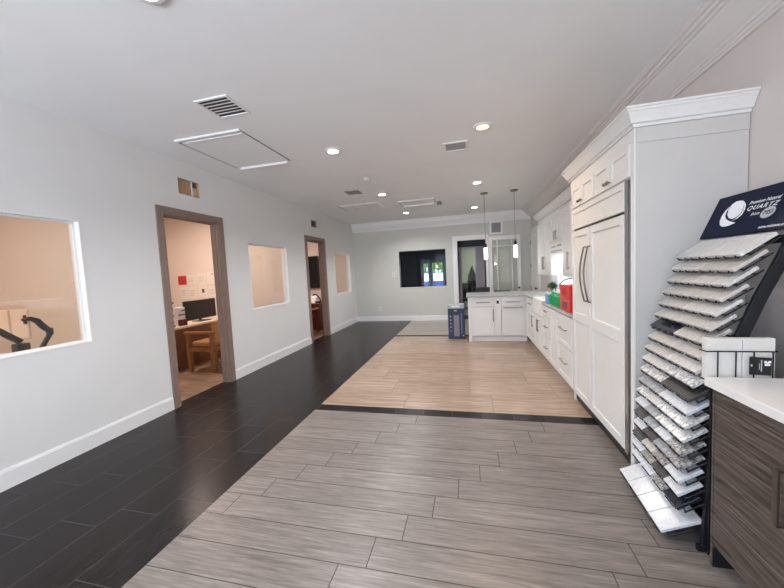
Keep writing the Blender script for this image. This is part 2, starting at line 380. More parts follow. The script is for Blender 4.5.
# left wall with its openings
D1, D2 = (3.13, 4.00), (6.60, 7.45); DH = 2.33
W1, W2, W3 = (0.55, 2.28, 0.985, 2.125), (4.62, 5.765, 0.99, 2.105), (8.09, 9.25, 0.975, 2.118)
T1, T2 = (3.39, 3.715, 2.62, 2.818), (6.85, 7.145, 2.635, 2.80)
holes = [(D1[0], D1[1], -0.1, DH), (D2[0], D2[1], -0.1, DH), W1, W2, W3, T1, T2]
b = B(); wall_holes(b, 'px', XL, WT, YB-WT, YF+WT, -0.0, ZC, holes); struct(b, 'wall_left', 'wall', label='long white showroom wall with office doors and interior windows', cat='wall')
# far wall
DW = (-0.33, 0.50, -0.1, 2.335); PW = (-2.058, -0.655, 1.008, 2.12)
b = B(); wall_holes(b, 'ny', YF, WT, XL-WT, XR+WT, 0, ZC, [DW, PW]); struct(b, 'wall_back', 'wall_sage', label='pale sage far wall with dark pass-through window and doorway', cat='wall')
struct(B().box(XR, XR+WT, YB-WT, YF+WT, 0, ZC), 'wall_right', 'wall_grey', label='warm grey wall behind the kitchen cabinets', cat='wall')
SF = [(-3.3, -2.45, 0.0, 2.3), (-2.3, -0.6, 0.35, 2.6)]
b = B(); wall_holes(b, 'py', YB, WT, XL-WT, XR+WT, 0, ZC, SF); struct(b, 'wall_front', 'wall', label='shop front wall with large panes behind the viewer', cat='wall')
for i, h in enumerate(SF):
    b = B(); y = YB-0.06
    for u0, u1, v0, v1 in ((h[0], h[0]+.05, h[2], h[3]), (h[1]-.05, h[1], h[2], h[3]), (h[0]+.05, h[1]-.05, h[2], h[2]+.06), (h[0]+.05, h[1]-.05, h[3]-.06, h[3])): b.box(u0, u1, y-.03, y+.03, v0, v1)
    if h[1]-h[0] > 1: b.box((h[0]+h[1])/2-.03, (h[0]+h[1])/2+.03, y-.03, y+.03, h[2]+.06, h[3]-.06)
    o = struct(b, 'window_%d' % (i+4), 'darknickel', label='shop front window frame behind the viewer', cat='window')

# baseboards
def base(b, F, pos, u0, u1): b.face(F, pos, u0, u1, 0, 0.135, 0, 0.016); b.face(F, pos, u0, u1, 0.135, 0.15, 0, 0.010)
b = B()
for u0, u1 in ((YB, D1[0]-.095), (D1[1]+.095, D2[0]-.095), (D2[1]+.095, YF)): base(b, 'px', XL, u0, u1)
struct(b, 'baseboard_left', 'trim', label='white baseboard along the left wall', cat='baseboard')
b = B(); base(b, 'ny', YF, XL, -0.45); base(b, 'ny', YF, 1.42, XR); struct(b, 'baseboard_back', 'trim', label='white baseboard on the far wall', cat='baseboard')

# crown moldings: right wall wide, far wall
prof = [(0, 0), (0.022, 0.0), (0.026, 0.012), (0.04, 0.016), (0.044, 0.03), (0.058, 0.034), (0.064, 0.046), (0.085, 0.058), (0.12, 0.086), (0.15, 0.112),
        (0.172, 0.136), (0.176, 0.150), (0.196, 0.154), (0.20, 0.166), (0.222, 0.170), (0.228, 0.184), (0.25, 0.188), (0.262, 0.2), (0.27, 0.202), (0.27, 0.21), (0, 0.21)]
b = B(); b.prism([(XR-d, ZC-0.21+z) for d, z in prof], YB, YF, 'y'); struct(b, 'trim_1', 'crown', label='wide stepped crown molding along the right wall', cat='crown molding')
b = B(); b.prism([(YF-d*0.62, ZC-0.25+z*1.19) for d, z in prof], XL, XR, 'x'); struct(b, 'trim_2', 'trim', label='white crown molding on the far wall', cat='crown molding')

# office doors (casing and jamb)
for i, (D, lab) in enumerate(((D1, 'taupe wood casing around the nearer open office doorway'), (D2, 'taupe wood casing around the farther open office doorway'))):
    b = B(); c = 0.085
    for F, pos in (('px', XL), ('nx', XL-WT)):
        b.face(F, pos, D[0]-c, D[0], 0, DH+c, 0, .018); b.face(F, pos, D[1], D[1]+c, 0, DH+c, 0, .018); b.face(F, pos, D[0], D[1], DH, DH+c, 0, .018)
    b.box(XL-WT, XL, D[0], D[0]+.018, 0, DH); b.box(XL-WT, XL, D[1]-.018, D[1], 0, DH); b.box(XL-WT, XL, D[0]+.018, D[1]-.018, DH-.018, DH)
    for u0, u1 in ((D[0]+.018, D[0]+.03), (D[1]-.03, D[1]-.018)): b.box(XL-.075, XL-.04, u0, u1, 0, DH-.018)
    b.box(XL-.075, XL-.04, D[0]+.03, D[1]-.03, DH-.03, DH-.018)
    struct(b, 'door_%d' % (i+1), 'casing', label=lab, cat='doorway')
# interior windows
for i, (h, lab) in enumerate(((W1, 'nearest interior window at the left edge, office with monitor arms behind'), (W2, 'interior window between the two office doorways'), (W3, 'interior window beyond the second office doorway'))):
    b = B(); e = 0.012; x0, x1 = XL-WT-.004, XL+.004
    b.box(x0, x1, h[0], h[0]+e, h[2], h[3]); b.box(x0, x1, h[1]-e, h[1], h[2], h[3])
    b.box(x0, x1, h[0]+e, h[1]-e, h[2], h[2]+e); b.box(x0, x1, h[0]+e, h[1]-e, h[3]-e, h[3])
    gx = XL-.065
    for u0, u1, v0, v1 in ((h[0]+e, h[0]+.03, h[2]+e, h[3]-e), (h[1]-.03, h[1]-e, h[2]+e, h[3]-e), (h[0]+.03, h[1]-.03, h[2]+e, h[2]+.03), (h[0]+.03, h[1]-.03, h[3]-.03, h[3]-e)): b.box(gx-.012, gx+.012, u0, u1, v0, v1)
    w = struct(b, 'window_%d' % (i+1), 'trim', label=lab, cat='window')
    struct(B().box(gx-.003, gx+.003, h[0]+.03, h[1]-.03, h[2]+.03, h[3]-.03), 'window_pane', 'glass', parent=w)

# transom openings above the doors
t = thing('vent_opening', 'open vent hole with tan board inside above the nearer office doorway', 'vent', (XL, 3.55, T1[2]))
e = 0.006
b = B(); b.box(XL-.15, XL-.002, T1[0], T1[0]+e, T1[2], T1[3]); b.box(XL-.15, XL-.002, T1[1]-e, T1[1], T1[2], T1[3]); b.box(XL-.15, XL-.002, T1[0]+e, T1[1]-e, T1[2], T1[2]+e); b.box(XL-.15, XL-.002, T1[0]+e, T1[1]-e, T1[3]-e, T1[3]); part(b, 'duct_sleeve', 'brass', t)
part(B().box(XL-.03, XL-.02, T1[0]+e, T1[0]+.215, T1[2]+e, T1[3]-e), 'board', 'brass', t)
part(B().box(XL-.04, XL-.012, T1[0]+.215, T1[0]+.228, T1[2]+e, T1[3]-e), 'divider', 'paper', t)
part(B().box(XL-.05, XL-.04, T1[0]+.228, T1[1]-e, T1[2]+.13, T1[3]-e), 'baffle', 'brownslat', t)
part(B().box(XL-.05, XL-.04, T1[0]+.228, T1[1]-e, T1[2]+.03, T1[2]+.128), 'inner_panel', 'cream', t)
t = thing('wall_vent', 'small wall vent grille with brown slats above the farther office doorway', 'vent', (XL, 7.0, T2[2]))
b = B()
for u0, u1, v0, v1 in ((T2[0]-.012, T2[0]+.012, T2[2]-.012, T2[3]+.012), (T2[1]-.012, T2[1]+.012, T2[2]-.012, T2[3]+.012), (T2[0]+.012, T2[1]-.012, T2[2]-.012, T2[2]+.008), (T2[0]+.012, T2[1]-.012, T2[3]-.008, T2[3]+.012)): b.box(XL+.0005, XL+.008, u0, u1, v0, v1)
part(b, 'grille_frame', 'wall', t)
b = B()
for k in range(4):
    z = T2[2]+.02+k*.038; b.obox((XL-.05, T2[0]+.012, z+.02), (.052, 0, -.012), (0, T2[1]-T2[0]-.024, 0), (0, 0, .016))
part(b, 'slat', 'brownslat', t)
part(B().box(XL-.10, XL-.09, T2[0]+.001, T2[1]-.001, T2[2]+.001, T2[3]-.001), 'grille_backing', 'cream', t)

# ------------------------------------------------------------------ offices behind the left wall
OX = -7.0; OC = 2.95; xi = XL-WT
b = B(); b.box(OX-.1, xi, -0.6, YF+WT, -0.06, -0.002); struct(b, 'floor_offices', 'floor_office', label='brown plank floor of the offices', cat='floor')
b = B(); b.box(OX-.1, xi, -0.6, YF+WT, OC, OC+.05); struct(b, 'ceiling_offices', 'office', label='ceiling of the offices', cat='ceiling')
b = B(); b.box(OX-.1, OX, -0.6, YF+WT, -.002, OC); struct(b, 'wall_offices_outer', 'office', label='outer wall of the offices', cat='wall')
for k, (y, lab) in enumerate(((-0.6, 'front'), (2.92, 'between first and second office'), (6.1, 'papered'), (YF+.02, 'rear'))):
    struct(B().box(OX, xi, y, y+.08, -.002, OC), 'wall_partition_%s' % ('front', 'near', 'papers', 'rear')[k], 'office', label='office partition wall, %s' % lab, cat='wall')
for k, (yc, e, lab) in enumerate(((1.0, 62, 'first office'), (4.6, 70, 'office with the oak chair'), (7.9, 56, 'farthest office'))):
    t = thing('ceiling_light_panel', 'flat warm light panel on the ceiling of the %s' % lab, 'ceiling light', (-5.2, yc, OC-.04))
    part(B().box(-5.5, -4.9, yc-.3, yc+.3, OC-.012, OC), 'lamp_frame', 'white', t)
    part(B().box(-5.47, -4.93, yc-.27, yc+.27, OC-.02, OC-.012), 'diffuser', 'officelamp', t)
    light('office_lamp', 'AREA', (-5.2, yc, OC-.03), e*.50, (1, 0.81, 0.70), 0.54, 0.54, parent=t)

# office 2: desk, monitor, papers, oak chair, candle holder, phone box
t = thing('office_desk', 'brown wood office desk with white top seen through the nearer doorway', 'desk', (-5.25, 5.1, 0))
part(B().box(-5.75, -4.85, 4.25, 6.05, .71, .75), 'desk_top', 'cream', t, .004)
part(B().box(-4.90, -4.87, 4.30, 6.0, 0.0, .71), 'front_panel', 'deskwood', t)
part(B().box(-5.70, -4.90, 4.30, 4.33, 0, .71), 'side_panel', 'deskwood', t); part(B().box(-5.70, -4.90, 5.97, 6.0, 0, .71), 'side_panel', 'deskwood', t)
t = thing('computer_monitor', 'black computer monitor on the desk in front of the pinned papers', 'monitor', (-5.1, 5.2, .75))
b = B(); b.obox((-5.06, 4.80, .79), (-.06, .82, 0), (-.03, -.002, 0), (0, 0, .37)); part(b, 'housing', 'black', t, .006)
b = B(); b.obox((-5.058, 4.815, .805), (-.0585, .80*1.0-.01, 0), (.004, .0003, 0), (0, 0, .34)); part(b, 'screen', 'screen', t)
part(B().box(-5.20, -4.98, 5.08, 5.34, .75, .765), 'stand_base', 'black', t, .004)
part(B().tube([(-5.13, 5.21, .765), (-5.125, 5.21, .90)], .025, 10), 'stand_neck', 'black', t)
solo(B().box(-4.97, -4.88, 5.42, 5.8, .7505, .77), 'computer_keyboard', 'white', 'white keyboard lying on the desk before the black monitor', 'keyboard', bevel=.004)
t = thing('candle_holder', 'tall dark candle holder with white candle at the left end of the desk', 'candle holder', (-5.02, 4.50, .75))
b = B(); b.lathe([(.05, 0), (.05, .015), (.015, .03), (.035, .08), (.012, .13), (.038, .19), (.012, .25), (.034, .31), (.012, .37), (.05, .41), (.05, .425)], (-5.02, 4.50, .75), 14); part(b, 'holder', 'redwood', t, smooth=True)
part(B().lathe([(.04, 0), (.04, .14), (.005, .145)], (-5.02, 4.50, 1.175), 14), 'candle', 'paper', t, smooth=True)
t = thing('desk_organizer', 'white desk organizer box beside the black monitor', 'organizer', (-5.02, 4.665, .75))
part(B().box(-5.10, -4.98, 4.59, 4.74, .7505, 1.07), 'organizer_body', 'white', t, .004)
part(B().box(-4.98, -4.965, 4.60, 4.73, .93, .95), 'shelf_lip', 'ink', t); part(B().box(-4.98, -4.965, 4.66, 4.73, 1.0, 1.02), 'shelf_lip', 'ink', t)
solo(B().box(-4.96, -4.90, 4.56, 4.70, .7505, .86), 'card_box', 'redwood', 'small red brown box in front of the white organizer', 'box', bevel=.004)
PP = 6.1
pap = [('red', -6.515, -6.285, 1.455, 1.66, 'red sheet with dark print pinned at the left end of the top row'), ('l', -6.25, -6.01, 1.45, 1.675, 'white sheet with short lines pinned right of the red sheet'),
       ('b', -5.98, -5.76, 1.42, 1.70, 'white sheet with two columns, third in the top row'), ('d', -5.73, -5.45, 1.45, 1.72, 'white sheet with dark dot, last in the top row'),
       ('l', -6.48, -6.27, 1.13, 1.41, 'white sheet pinned below the red sheet'), ('p', -6.24, -6.02, 1.12, 1.41, 'pale sheet second in the lower row of papers'),
       ('s', -5.98, -5.74, 1.14, 1.40, 'white sheet with black square in the lower row'), ('l', -5.71, -5.44, 1.16, 1.40, 'white sheet at the right end of the lower row')]
for k, x0, x1, z0, z1, lab in pap:
    t = thing('pinned_paper', lab, 'paper', ((x0+x1)/2, PP-.001, z0), 'papers pinned above the desk')
    part(B().box(x0, x1, PP-.0035, PP-.0005, z0, z1), 'sheet', 'redpaper' if k == 'red' else 'paper', t)
    b = B(); w, h = x1-x0, z1-z0
    if k == 'red':
        for q in range(3): b.box(x0+.15*w, x0+(.85-.1*q)*w, PP-.0045, PP-.0035, z0+(.12+.2*q)*h, z0+(.22+.2*q)*h)
    elif k == 's': b.box(x0+.4*w, x0+.68*w, PP-.0045, PP-.0035, z0+.45*h, z0+.78*h)
    elif k == 'd': b.box(x0+.5*w, x0+.62*w, PP-.0045, PP-.0035, z0+.78*h, z0+.86*h)
    else:
        for q in range(4): b.box(x0+.15*w, x0+(.85 if q % 2 else .6)*w, PP-.0045, PP-.0035, z0+(.3+.13*q)*h, z0+(.315+.13*q)*h)
    part(b, 'print', 'ink', t)
# oak armchair at the desk
t = thing('office_armchair', 'golden oak armchair with tan cushion pulled up to the desk', 'chair', (-4.42, 4.68, 0))
for k, (x, y) in enumerate(((-4.62, 4.42), (-4.62, 4.98), (-4.16, 4.42), (-4.16, 4.98))):
    part(B().box(x-.03, x+.03, y-.03, y+.03, 0, .64), 'leg', 'oak', t, .004)
for y in (4.42, 4.98): part(B().box(-4.68, -4.10, y-.035, y+.035, .64, .68), 'armrest', 'oak', t, .008)
b = B(); b.box(-4.59, -4.19, 4.40, 4.44, .34, .41); b.box(-4.59, -4.19, 4.96, 5.0, .34, .41); b.box(-4.64, -4.60, 4.45, 4.95, .34, .41); b.box(-4.18, -4.14, 4.45, 4.95, .34, .41); part(b, 'seat_rail', 'oak', t, .003)
part(B().box(-4.60, -4.18, 4.445, 4.955, .412, .50), 'seat_cushion', 'tanseat', t, .02)
part(B().box(-4.19, -4.13, 4.455, 4.945, .52, .84), 'backrest', 'tanseat', t, .015)

# office 1: two monitors on black arms
t = thing('desk_monitor', 'cream monitor on a bent black desk arm nearest the window corner', 'monitor', (-4.75, 2.45, .75))
b = B(); b.obox((-4.90, 2.445, .98), (.27, -.005, 0), (0, .022, 0), (0, 0, .32)); part(b, 'monitor_back', 'cream', t, .008)
b = B(); b.obox((-4.675, 2.428, 1.145), (.030, 0, 0), (0, .012, 0), (0, 0, .095)); b.obox((-4.70, 2.424, 1.182), (.075, 0, 0), (0, .016, 0), (0, 0, .022)); part(b, 'mount_plate', 'black', t)
part(B().tube([(-4.655, 2.415, 1.19), (-4.60, 2.445, 1.20), (-4.58, 2.49, 1.17), (-4.57, 2.53, 1.10), (-4.56, 2.57, 1.05)], [.016, .024, .03, .032, .028], 10), 'upper_arm', 'black', t, smooth=True)
part(B().tube([(-4.56, 2.575, 1.075), (-4.56, 2.575, 1.005)], .03, 12), 'elbow', 'black', t, smooth=True)
part(B().tube([(-4.56, 2.575, 1.01), (-4.56, 2.52, .92), (-4.57, 2.46, .80)], .024, 10), 'lower_arm', 'black', t, smooth=True)
part(B().box(-4.62, -4.52, 2.40, 2.50, .751, .80), 'clamp', 'black', t, .005)
t = thing('desk_monitor', 'cream monitor with black arm at the left edge of the nearest window', 'monitor', (-4.75, 2.1, .75))
b = B(); b.obox((-5.22, 2.405, .98), (.29, .035, 0), (-.002, .022, 0), (0, 0, .32)); part(b, 'monitor_back', 'cream', t, .008)
part(B().tube([(-4.66, 2.10, 1.16), (-4.62, 2.20, 1.12), (-4.60, 2.26, 1.05), (-4.58, 2.34, .97)], [.02, .03, .032, .03], 10), 'upper_arm', 'black', t, smooth=True)
part(B().box(-4.64, -4.52, 2.29, 2.385, .751, .955), 'post_block', 'black', t, .008)
t = thing('desk', 'cream desk under the monitor arms behind the nearest window', 'desk', (-4.8, 1.9, 0))
part(B().box(-5.3, -4.35, 1.1, 2.85, .71, .75), 'desk_top', 'cream', t, .004)
part(B().box(-5.25, -4.40, 1.12, 1.15, 0, .71), 'side_panel', 'cream', t); part(B().box(-5.25, -4.40, 2.79, 2.82, 0, .71), 'side_panel', 'cream', t)
solo(B().obox((-4.62, 2.02, .7505), (.2, .06, 0), (-.06, .2, 0), (0, 0, .13)), 'document_tray', 'paper', 'pale document tray on the desk below the monitor arm', 'tray', bevel=.01)

# office 3: wall display, desk with phone, chair
t = thing('wall_display', 'black wall display seen through the farther office doorway', 'television', (-5.0, YF+.02, 1.06))
part(B().box(-5.72, -4.72, YF-.05, YF+.018, 1.12, 2.15), 'housing', 'black', t, .006)
part(B().box(-5.70, -4.74, YF-.054, YF-.05, 1.14, 2.13), 'screen', 'screen', t)
t = thing('office_desk', 'dark cherry desk seen through the farther office doorway', 'desk', (-4.5, 8.5, 0))
part(B().box(-5.3, -4.02, 8.12, 8.95, .715, .75), 'desk_top', 'redwood', t, .004)
part(B().box(-5.25, -4.06, 8.16, 8.19, 0, .715), 'front_panel', 'redwood', t)
part(B().box(-5.25, -5.21, 8.19, 8.9, 0, .715), 'side_panel', 'redwood', t); part(B().box(-4.10, -4.06, 8.19, 8.9, 0, .715), 'side_panel', 'redwood', t)
solo(B().prism([(8.25, .751), (8.55, .751), (8.55, .95), (8.35, .90)], -4.62, -4.22, 'x'), 'office_printer', 'white', 'white office machine on the cherry desk', 'printer', bevel=.01)
t = thing('desk_phone', 'black phone with curled cord on the cherry desk', 'phone', (-4.15, 8.35, .75))
part(B().box(-4.21, -4.06, 8.24, 8.42, .7505, .80), 'phone_body', 'black', t, .008)
part(B().tube([(-4.25, 8.20, .97), (-4.21, 8.2, 1.0), (-4.14, 8.2, .99), (-4.08, 8.22, .92), (-4.05, 8.25, .84), (-4.07, 8.28, .80)], [.02, .022, .02, .02, .02, .015], 10), 'handset', 'black', t, smooth=True)
t = thing('office_armchair', 'cherry wood armchair in front of the cherry desk', 'chair', (-4.28, 7.72, 0))
for x, y in ((-4.5, 7.5), (-4.5, 7.95), (-4.02, 7.5), (-4.02, 7.95)): part(B().box(x-.025, x+.025, y-.025, y+.025, 0, .62), 'leg', 'redwood', t, .003)
for x in (-4.5, -4.02): part(B().box(x-.035, x+.035, 7.46, 8.0, .62, .655), 'armrest', 'tanseat', t, .006)
part(B().box(-4.47, -4.05, 7.48, 7.97, .40, .46), 'seat', 'redwood', t, .01)
part(B().box(-4.47, -4.05, 7.47, 7.51, .66, .70), 'back_rail', 'redwood', t, .006)

# ------------------------------------------------------------------ rooms behind the far wall
yb = YF+WT
# dark room behind the pass-through; its openings stand in for the reflected shop front
G = [(-1.90, -1.72, .55, 1.80), (-1.53, -1.10, .55, 1.82)]
b = B(); wall_holes(b, 'ny', 14.0, .1, -3.6, -.45, 0, 2.6, G); b.box(-3.6, -3.5, yb, 14.0, 0, 2.6); b.box(-.55, -.45, yb, 14.0, 0, 2.6); b.box(-3.5, -.55, yb, 14.0, 2.6, 2.7)
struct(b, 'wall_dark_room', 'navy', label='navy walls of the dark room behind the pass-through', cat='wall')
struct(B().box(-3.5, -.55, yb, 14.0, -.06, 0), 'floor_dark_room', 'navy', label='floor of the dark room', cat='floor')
b = B()
for u0, u1, v0, v1 in ((-2.25, -2.2, .3, 2.1), (-.93, -.88, .3, 2.1), (-2.2, -.93, 2.05, 2.1)): b.box(u0, u1, 13.95, 14.0, v0, v1)
struct(b, 'trim_3', 'darkgrey', label='dark frame around the added openings that imitate a reflection', cat='trim')
b = B(); h = PW; e = .015
b.box(h[0], h[0]+e, YF-.002, yb, h[2], h[3]); b.box(h[1]-e, h[1], YF-.002, yb, h[2], h[3]); b.box(h[0]+e, h[1]-e, YF-.002, yb, h[3]-e, h[3])
w = struct(b, 'window_7', 'black', label='dark pass-through window in the far wall', cat='window')
struct(B().box(h[0]+e, h[1]-e, YF+.09, YF+.096, h[2]+.012, h[3]-e), 'window_pane', 'dimglass', parent=w)
struct(B().box(h[0], h[1], YF-.006, yb, h[2]-.0, h[2]+.012), 'window_sill', 'trim', parent=w)
# added ground, tree and car imitate the shop front reflected in the pane
struct(B().box(-14, 10, 14.1, 40, -.1, -.02), 'standin_ground', 'asphalt', label='pale paving added to imitate the reflection in the pass-through', cat='ground')
t = thing('tree', 'leafy green tree added to imitate the reflection in the pass-through', 'tree', (-2.9, 21.5, 0))
part(B().tube([(-2.9, 21.5, -.02), (-2.85, 21.5, 1.2), (-2.9, 21.5, 2.2)], [.2, .15, .12], 10), 'trunk', 'bark', t, smooth=True)
b = B(); rr = random.Random(3)
for k in range(1100):
    c = Vector((-2.3+rr.gauss(0, .9), 21.4+rr.gauss(0, .6), 2.15+rr.gauss(0, .42))); s = rr.uniform(.12, .24)
    n = Vector((rr.uniform(-1, 1), rr.uniform(-1, 1), rr.uniform(-1, 1))).normalized(); a = n.orthogonal().normalized()*s; q = n.cross(a)*.6
    b.add([c-a, c-q, c+a, c+q], [(0, 1, 2, 3)])
part(b, 'crown', 'treeleaf', t)
t = thing('standin_car', 'blue car added to imitate the reflection in the pass-through', 'car', (-1.9, 18.4, 0))
b = B(); b.prism([(-3.9, .35), (-3.9, .75), (-3.1, .9), (-2.6, 1.38), (-1.3, 1.38), (-.7, .9), (.1, .78), (.15, .35)], 17.6, 19.2, 'y'); part(b, 'body', 'carblue', t, .06)
part(B().prism([(-2.95, .93), (-2.55, 1.32), (-1.95, 1.32), (-1.95, .93)], 17.585, 17.6, 'y'), 'side_window', 'white', t); part(B().prism([(-1.88, .93), (-1.88, 1.32), (-1.35, 1.32), (-.95, .93)], 17.585, 17.6, 'y'), 'side_window', 'white', t)
for x in (-3.1, -.7): part(B().tube([(x, 17.55, .31), (x, 17.8, .31)], .33, 18), 'wheel', 'black', t)

# hall behind the far doorway
b = B(); b.box(-.45, -.40, yb, 10.38, 0, 2.6); b.box(1.72, 1.8, yb, 10.38, 0, 2.6); b.box(-.40, 1.72, yb, 10.38, 2.6, 2.7)
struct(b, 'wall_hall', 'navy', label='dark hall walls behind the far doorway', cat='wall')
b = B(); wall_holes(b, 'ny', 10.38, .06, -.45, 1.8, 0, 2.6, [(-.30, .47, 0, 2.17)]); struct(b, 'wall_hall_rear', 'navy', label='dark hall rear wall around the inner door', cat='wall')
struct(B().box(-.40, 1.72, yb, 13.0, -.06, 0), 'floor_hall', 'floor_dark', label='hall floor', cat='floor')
b = B()
for u0, u1, v0, v1 in ((-.30, -.215, 0, 2.17), (.20, .275, 0, 2.17), (.43, .47, 0, 2.17), (-.215, .20, 2.12, 2.17), (.275, .43, 2.12, 2.17), (-.215, .20, .03, .2)): b.box(u0, u1, 10.385, 10.42, v0, v1)
for k in range(1, 7): b.box(.275, .43, 10.395, 10.41, .3*k, .3*k+.02)
for u in (.325, .378): b.box(u-.008, u+.008, 10.395, 10.41, .03, 2.12)
b.box(.275, .43, 10.411, 10.416, 0.0, 2.12, 1)
d = struct(b, 'door_5', ['mauve', 'mauve'], label='mauve grey inner glass door behind the far doorway', cat='door')
struct(B().box(-.215, .20, 10.40, 10.405, .2, 2.12), 'door_pane', 'doorglass', parent=d)
for nm, bx in (('wall_inner_left', (-.45, -.40, 10.44, 13.0, 0, 2.6)), ('wall_inner_right', (1.72, 1.8, 10.44, 13.0, 0, 2.6)), ('wall_inner_rear', (-.45, 1.8, 13.0, 13.08, 0, 2.6)), ('ceiling_inner', (-.40, 1.72, 10.44, 13.0, 2.6, 2.7))):
    struct(B().box(*bx), nm, 'hallwall', label='grey green surface of the inner room', cat='wall')
struct(B().box(-.40, 1.72, 12.975, 13.0, .95, 1.0), 'trim_4', 'hallwall', label='chair rail of the inner room', cat='trim')
t = thing('ceiling_light', 'small ceiling light in the inner room', 'ceiling light', (.9, 11.8, 2.56)); part(B().lathe([(.12, 0), (.14, .03), (.14, .04)], (.9, 11.8, 2.56), 20), 'diffuser', 'cool_lens', t)
light('inner_room_lamp', 'AREA', (.9, 11.8, 2.54), 38, (.98, 1, .94), .25, parent=t)
t = thing('silhouette_standin', 'added dark stand-in for an unclear silhouette seen through the far doorway', 'silhouette stand-in', (.12, 11.6, 0))
part(B().lathe([(.19, 0), (.19, .03), (.03, .06)], (.12, 11.6, 0), 16), 'stand_base', 'black', t); part(B().tube([(.12, 11.6, .05), (.12, 11.6, 1.62)], .018, 10), 'pole', 'black', t)
b = B(); b.lathe([(.20, .30), (.24, .5), (.20, .9), (.15, 1.15), (.13, 1.3), (.08, 1.42), (.045, 1.5), (.03, 1.56)], (.10, 11.6, 0), 16); part(b, 'coat', 'black', t, smooth=True)  # invented shape in place of an unclear dark silhouette
t = thing('desk_chair', 'low black swivel chair beside the dark silhouette', 'chair', (-.21, 11.17, 0))
part(B().lathe([(.20, 0), (.20, .03), (.03, .07), (.03, .42)], (-.21, 11.17, 0), 16), 'chair_base', 'black', t); part(B().box(-.37, -.05, 11.0, 11.34, .42, .5), 'seat', 'black', t, .03); part(B().box(-.36, -.06, 11.30, 11.36, .5, 1.02), 'backrest', 'black', t, .03)

# casing of far doorway, the glass door leaf, return grille
b = B()
b.box(-.45, -.33, YF-.02, YF, 0, 2.45); b.box(.50, .555, YF-.02, YF, 0, 2.45); b.box(-.33, .50, YF-.02, YF, 2.335, 2.45)
b.box(-.33, -.312, YF, yb, 0, 2.335); b.box(.482, .50, YF, yb, 0, 2.335); b.box(-.312, .482, YF, yb, 2.317, 2.335)
struct(b, 'door_3', 'trim', label='white cased doorway in the far wall leading to a dark hall', cat='doorway')
t = thing('glass_door', 'white glass door leaf with thin muntins beside the dark far doorway', 'door', (.98, YF-.06, 0))
t['kind'] = 'structure'
x0, x1, zt, y0, y1 = .56, 1.41, 2.37, YF-.085, YF-.035
b = B(); b.box(x0, x0+.095, y0, y1, .01, zt); b.box(x1-.095, x1, y0, y1, .01, zt); b.box(x0+.095, x1-.095, y0, y1, zt-.11, zt); b.box(x0+.095, x1-.095, y0, y1, .01, .25); part(b, 'door_frame', 'trim', t, .003)
b = B()
for u in (.79, 1.18): b.box(u-.012, u+.012, y0+.01, y1-.01, .25, zt-.11)
for v in (.42, 2.09): b.box(x0+.095, x1-.095, y0+.012, y1-.012, v-.012, v+.012)
part(b, 'muntin', 'trim', t)
part(B().box(x0+.095, x1-.095, YF-.062, YF-.058, .25, zt-.11), 'pane', 'glass', t)
b = B(); b.tube([(1.34, y0, .90), (1.34, y0-.03, .90), (1.34, y0-.035, .90), (1.34, y0-.065, .90)], [.012, .012, .03, .026], 12); part(b, 'door_knob', 'black', t, smooth=True, label='black door knob')
b = B()
for k, (v) in enumerate((.87, 2.1)): b.box(x0-.012, x0, y0-.004, y0+.03, v-.05, v+.05)
part(b, 'hinge', 'white', t)
t = thing('return_air_grille', 'white framed return air grille above the glass door', 'vent', (.78, YF, 2.45))
b = B(); b.box(.60, .655, YF-.014, YF, 2.44, 2.79); b.box(.905, .96, YF-.014, YF, 2.44, 2.79); b.box(.655, .905, YF-.014, YF, 2.44, 2.48); b.box(.655, .905, YF-.014, YF, 2.75, 2.79); part(b, 'grille_frame', 'trim', t, .002)
b = B()
for k in range(16): b.obox((.655, YF-.012, 2.482+k*.0168), (.25, 0, 0), (0, .009, .006), (0, 0, .006))
part(b, 'louver', 'grey', t)
part(B().box(.655, .905, YF-.0025, YF-.0005, 2.48, 2.75), 'grille_backing', 'grey', t)
# far right wall door
t = thing('pantry_door', 'narrow white door in the right wall beside the upper cabinets', 'door', (XR-.03, 9.05, 0)); t['kind'] = 'structure'
b = B(); shaker(b, 'nx', XR-.012, 8.62, 9.50, .02, 2.40, .11, .03, .012, (1.0,)); part(b, 'door_panel', 'trim', t, .002)
b = B(); b.box(XR-.035, XR, 8.54, 8.615, 0, 2.48); b.box(XR-.035, XR, 9.505, 9.58, 0, 2.48); b.box(XR-.035, XR, 8.615, 9.505, 2.405, 2.48); part(b, 'door_casing', 'trim', t, .002)
for v in (.88, 1.5, 2.13): part(B().box(XR-.05, XR-.038, 9.485, 9.52, v-.05, v+.05), 'hinge', 'black', t)
part(B().tube([(XR-.042, 8.70, .92), (XR-.075, 8.70, .92), (XR-.08, 8.70, .92), (XR-.105, 8.70, .92)], [.011, .011, .03, .024], 12), 'door_knob', 'black', t, smooth=True)
# switch and outlet
t = thing('light_switch', 'white light switch plate beside the pass-through window', 'switch', (-2.25, YF, 1.37)); part(B().box(-2.29, -2.21, YF-.007, YF, 1.37, 1.49), 'switch_plate', 'white', t, .002); part(B().box(-2.265, -2.235, YF-.013, YF-.007, 1.405, 1.455), 'rocker', 'grey', t, .001)
t = thing('wall_outlet', 'white electrical outlet low on the far wall', 'outlet', (-2.74, YF, .32)); part(B().box(-2.78, -2.70, YF-.007, YF, .32, .44), 'outlet_plate', 'white', t, .002); b = B()
for v in (.355, .405): b.box(-2.757, -2.723, YF-.010, YF-.007, v-.016, v+.016)
part(b, 'socket', 'grey', t)
